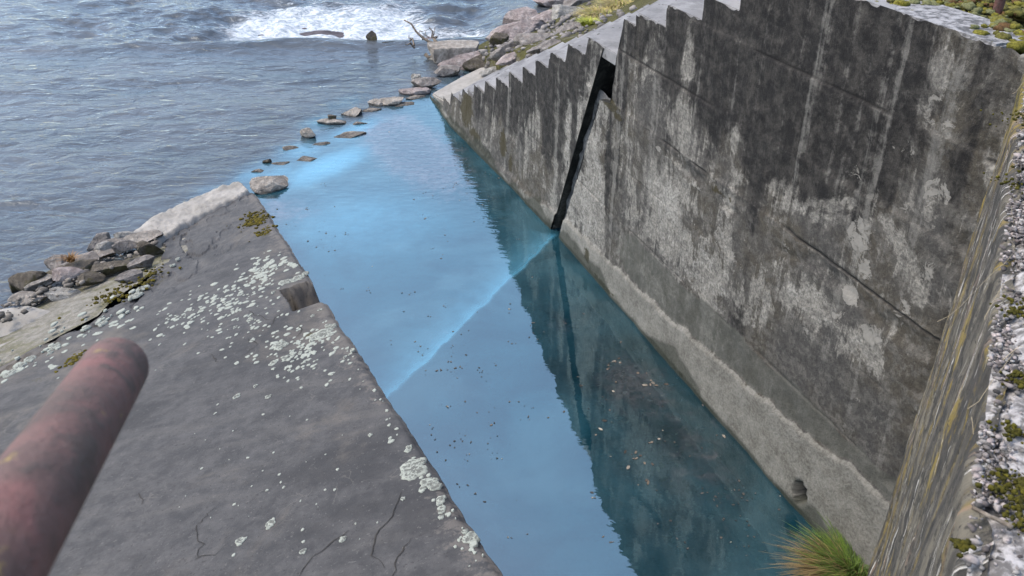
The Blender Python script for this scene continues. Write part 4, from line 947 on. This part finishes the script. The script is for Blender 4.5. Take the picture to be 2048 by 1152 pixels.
grass('grass_tuft', (gp[0], gp[1], .0), 4200, .22, .38, tuftcol, 'thick green and tan grass tuft growing at the foot of the wall corner', (-.22, -.05), wid=.004, droop=.52)
grass('dry_tuft', onz(142, 522, .2), 130, .07, .13, lambda d, r: (.45*(.6+.5*r), .24*(.6+.5*r), .06), 'small orange dry tuft on the stone heap', cat='grass', wid=.004)
def ybase(u, v):
    p = on_terrain(u, v); return p+np.array([0, 0, .0])
ycol = lambda d, r: (.62*(.6+.6*r), .50*(.6+.6*r), .16) if r < .85 else (.42, .46, .08)
Vg = []
for (u, v), nm, n in [((1200, 34), 'long yellow grass on the bank beside the stair', 420), ((1240, 14), 'paler yellow grass higher up the bank beside the stair', 500), ((1285, -6), 'yellow grass at the crest of the bank', 500)]:
    grass('yellow_grass', ybase(u, v), n*2, .55, .24, ycol, nm, (-.2, .2), wid=.008, droop=.75)
grass('yellow_grass', ybase(1178, 50), 260, .22, .16, lambda d, r: (.50*(.7+.5*r), .54*(.7+.5*r), .06), 'bright lime yellow moss tuft at the lower end of the bank grass', (-.1, .1), wid=.010)
# strands hanging over the headwall and lying on the gravel
def strands():
    Vs, Fs, Cs = [], [], []; off = 0
    for i in range(90):
        a = random.uniform(-3.0, -.2); b = random.uniform(-.4, .02); p = CORN+HM*a+HF*b; p = np.array([p[0], p[1], HT+.02])
        th = random.uniform(0, 6.28); L = random.uniform(.05, .15); cur = random.uniform(-2, 2)
        c = np.array([.40, .34, .22])*random.uniform(.5, 1.2); prev = p.copy()
        for j in range(7):
            t = th+cur*j/6; d = np.array([math.cos(t), math.sin(t), 0]); pos = prev+d*L/6; pos[2] = HT+.015+.02*math.sin(j)
            over = (pos[:2]-CORN[:2])@HF[:2]
            if over > 0: pos[2] -= over*1.0+.01*j
            s = np.array([-d[1], d[0], 0])*.0006; Vs += [pos-s, pos+s]; Cs += [np.array([*c, 1])]*2
            if j: q = off+2*j; Fs.append((q-2, q-1, q+1, q))
            prev = pos
        off += 14
    stuff(mesh_obj('dry_stems', np.array(Vs), np.array(Fs), M['grass'], head, cols=np.array(Cs)))
strands()
# moss cushions on the level wall top and on the gravel
cush = []
def cushion(p, r, hz, c): cush.append((np.array(p), (r, r*random.uniform(.8, 1.2), hz), c))
for i in range(9000):
    a = random.uniform(-.6, 3.2); b = random.uniform(-1.6, 1.5); p = CORN+HM*a+HF*b; nd = (p[:2]-WA[:2])@WN[:2]
    if nd < .02 or (b > -.85 and nd < .02): continue
    if nd > 2.2 or (nd < .3 and random.random() < .95-.9*max(0, nd-.08)/.22): continue
    if fbm(p[0]*2.2, p[1]*2.2, 77) > .60: continue
    r = random.uniform(.010, .032)*(1 if random.random() < .85 else 1.6); t = random.random()
    c = (.13+.10*t, .125+.09*t, .03+.02*random.random()) if random.random() < .72 else (.20, .21, .10)
    if random.random() < .12: c = (.15, .09, .04)
    cushion((p[0], p[1], (3.385 if nd < .36 else 3.33)+random.uniform(-.01, .02)), r, r*random.uniform(.45, .8), c)
for (u, v, n, sp_) in [(2042, 235, 60, .05), (2030, 365, 50, .04), (2048, 620, 80, .03), (2040, 980, 160, .025), (2048, 1040, 60, .02), (1925, 1090, 40, .008), (2020, 860, 40, .015), (2050, 760, 50, .02)]:
    c0 = onz(u, v, HT+.01)
    for _ in range(n):
        r = random.uniform(.002, .006); t = random.random(); cushion(c0+np.array([random.gauss(0, sp_), random.gauss(0, sp_), 0]), r, r*.8, (.06+.06*t, .058+.05*t, .015))
for (u, v, n, sp_) in [(514, 442, 150, .07), (528, 462, 40, .05), (505, 430, 40, .05), (150, 716, 40, .05), (225, 590, 80, .12), (300, 555, 60, .10)]:
    c0 = on_slab(u, v)
    for _ in range(n):
        q = c0+np.array([random.gauss(0, sp_), random.gauss(0, sp_*1.4), 0]); q = onpl(0, 0, TIP, SLAB_N)*0+q; q[2] = TIP[2]-((q[0]-TIP[0])*SLAB_N[0]+(q[1]-TIP[1])*SLAB_N[1])/SLAB_N[2]
        rr = random.uniform(.006, .02); t = random.random(); cushion(q+SLAB_N*slab_h(q), rr, rr*.6, (.08+.08*t, .07+.06*t, .018))
stuff(tag(blobs('moss', cush, M['moss']), 'yellow green moss cushions covering the top of the walls', 'moss'))
# leaf litter and grit on the channel bed, drifting in the dyed water
def litter():
    Vs, Fs, Cs = [], [], []; off = 0
    spots = []
    for cu, cv, su, sv, n in [(900, 720, 90, 110, 330), (950, 900, 45, 120, 130), (1000, 1050, 40, 60, 40), (1300, 820, 90, 80, 220), (1150, 620, 70, 60, 110), (1420, 960, 90, 90, 200), (860, 320, 60, 60, 220), (650, 520, 50, 40, 60), (800, 620, 60, 60, 50), (620, 430, 60, 40, 80), (960, 380, 40, 80, 80), (1250, 745, 40, 22, 120), (1200, 1000, 30, 60, 16), (1480, 1050, 60, 50, 60)]:
        while n > 0:
            ku, kv, m = random.gauss(cu, su), random.gauss(cv, sv), random.randint(2, 14); n -= m; ss_ = random.uniform(4, 16)*max(.4, kv/800)
            for _ in range(m): spots.append((random.gauss(ku, ss_), random.gauss(kv, ss_*.7), (cu, cv) in ((1300, 820), (1250, 745))))
    for u, v, light in spots:
        fl = random.random() < (.18 if light else .28); p = onz(u, v, .003 if fl else -.03-random.random()*.06); r = random.uniform(.003, .012)*(1.6 if light else 1) if fl else random.uniform(.008, .032); th = random.uniform(0, 6.28); tl = random.gauss(0, .4)
        n = 6; a = np.linspace(0, 2*np.pi, n, endpoint=False); x = np.cos(a)*r*random.uniform(.7, 1.5); y = np.sin(a)*r*random.uniform(.5, .9)*(1+.3*RNG.uniform(-1, 1, n))
        X = x*math.cos(th)-y*math.sin(th); Y = x*math.sin(th)+y*math.cos(th); Zz = RNG.uniform(-.15, .15, n)*r + (X*tl*.5 if p[2] < 0 else 0)
        Vs.append(p+np.stack([X, Y, Zz], 1)); Fs.append(np.arange(n)+off); off += n
        c = np.array([.075, .065, .055])*random.uniform(.4, 1.8)
        if light: c = np.array([.15, .12, .09])*random.uniform(.3, 1.6)
        if random.random() < (.2 if light else .08): c = np.array([.5, .45, .36])*random.uniform(.5, 1)
        Cs.append(np.tile([*c, 1], (n, 1)))
    stuff(tag(mesh_obj('leaf_litter', np.vstack(Vs), np.array(Fs), M['leaf'], cols=np.vstack(Cs), smooth=False), 'dark leaf litter and grit drifting in the blue channel water', 'leaf litter'))
litter()
def sunken():
    for i, (u, v, w, mat) in enumerate([(1235, 740, 46, 'brown'), (1262, 758, 34, 'pink'), (1335, 812, 34, 'pale'), (1312, 800, 20, 'pale'), (1365, 905, 22, 'pale'), (1290, 830, 18, 'grey')]):
        p = onz(u, v, -.10); ww = w*depth(p)/F
        rock('sunken_stone', p-np.array([0, 0, .06]), (ww, ww*.8, .16), i, mat, ['brown stone under the dark water amid pale chips', 'reddish stone under the dark water', 'pale stone under the water nearer the wall', 'smaller pale stone under water next to the pale one', 'yellowish stone alone under the dark water', 'little grey stone under the dark water'][i])
sunken()
# twig on the gravel
V, Fc = tube(wob(onz(1945, 1015, HT+.02), onz(2025, 1055, HT+.02), 6, .002), [.004]*7); tw_ = mesh_obj('twig', V, Fc, M['wood']); origin(tw_, V[0]); tag(tw_, 'dark twig lying on the gravelly headwall top', 'twig')

# ================================================================== RAILING
pd = np.array([-.27, .955, -.353]); pd /= np.linalg.norm(pd)
PR = .0245; pe = ORG + ray(222, 750)*.67 + pd*.02
rail = thing('handrail', (pe[0]-pd[0]*1.25, pe[1]-pd[1]*1.25, HT), 'rusty red painted handrail pipe with rounded end reaching over the slab', 'railing')
def rod(name, a, b, r, parent, dome=False, seg=40):
    a = np.array(a, float); b = np.array(b, float); d = (b-a)/np.linalg.norm(b-a); L = np.linalg.norm(b-a)
    ts = list(np.linspace(0, L, 30)); rs = [r]*30
    if dome:
        for k in range(1, 9): an = k/8*math.pi/2; ts.append(L+r*.75*math.sin(an)); rs.append(max(r*math.cos(an), .0005))
    V, Fc = tube([a+d*t for t in ts], rs, seg)
    return mesh_obj(name, V, Fc, M['rust'], parent)
st = pe-pd*1.25
rod('pipe', st, pe, PR, rail, True)
rod('post', (st[0], st[1], HT-.02), (st[0], st[1], st[2]), PR, rail)
prism('base_plate', [(st[0]+x, st[1]+y) for x, y in ((-.07, -.07), (.07, -.07), (.07, .07), (-.07, .07))], HT, HT+.015, M['rust'], rail, .003)
pp = onz(1996, 18, 3.36)
post = thing('railing_post', pp, 'dark rusty railing post standing in the moss behind the wall top', 'post')
rod('shaft', pp-np.array([0, 0, .1]), pp+np.array([0, 0, 1.05]), .026, post, False, 20); rod('cap', pp+np.array([0, 0, 1.05]), pp+np.array([0, 0, 1.07]), .03, post, True, 20)
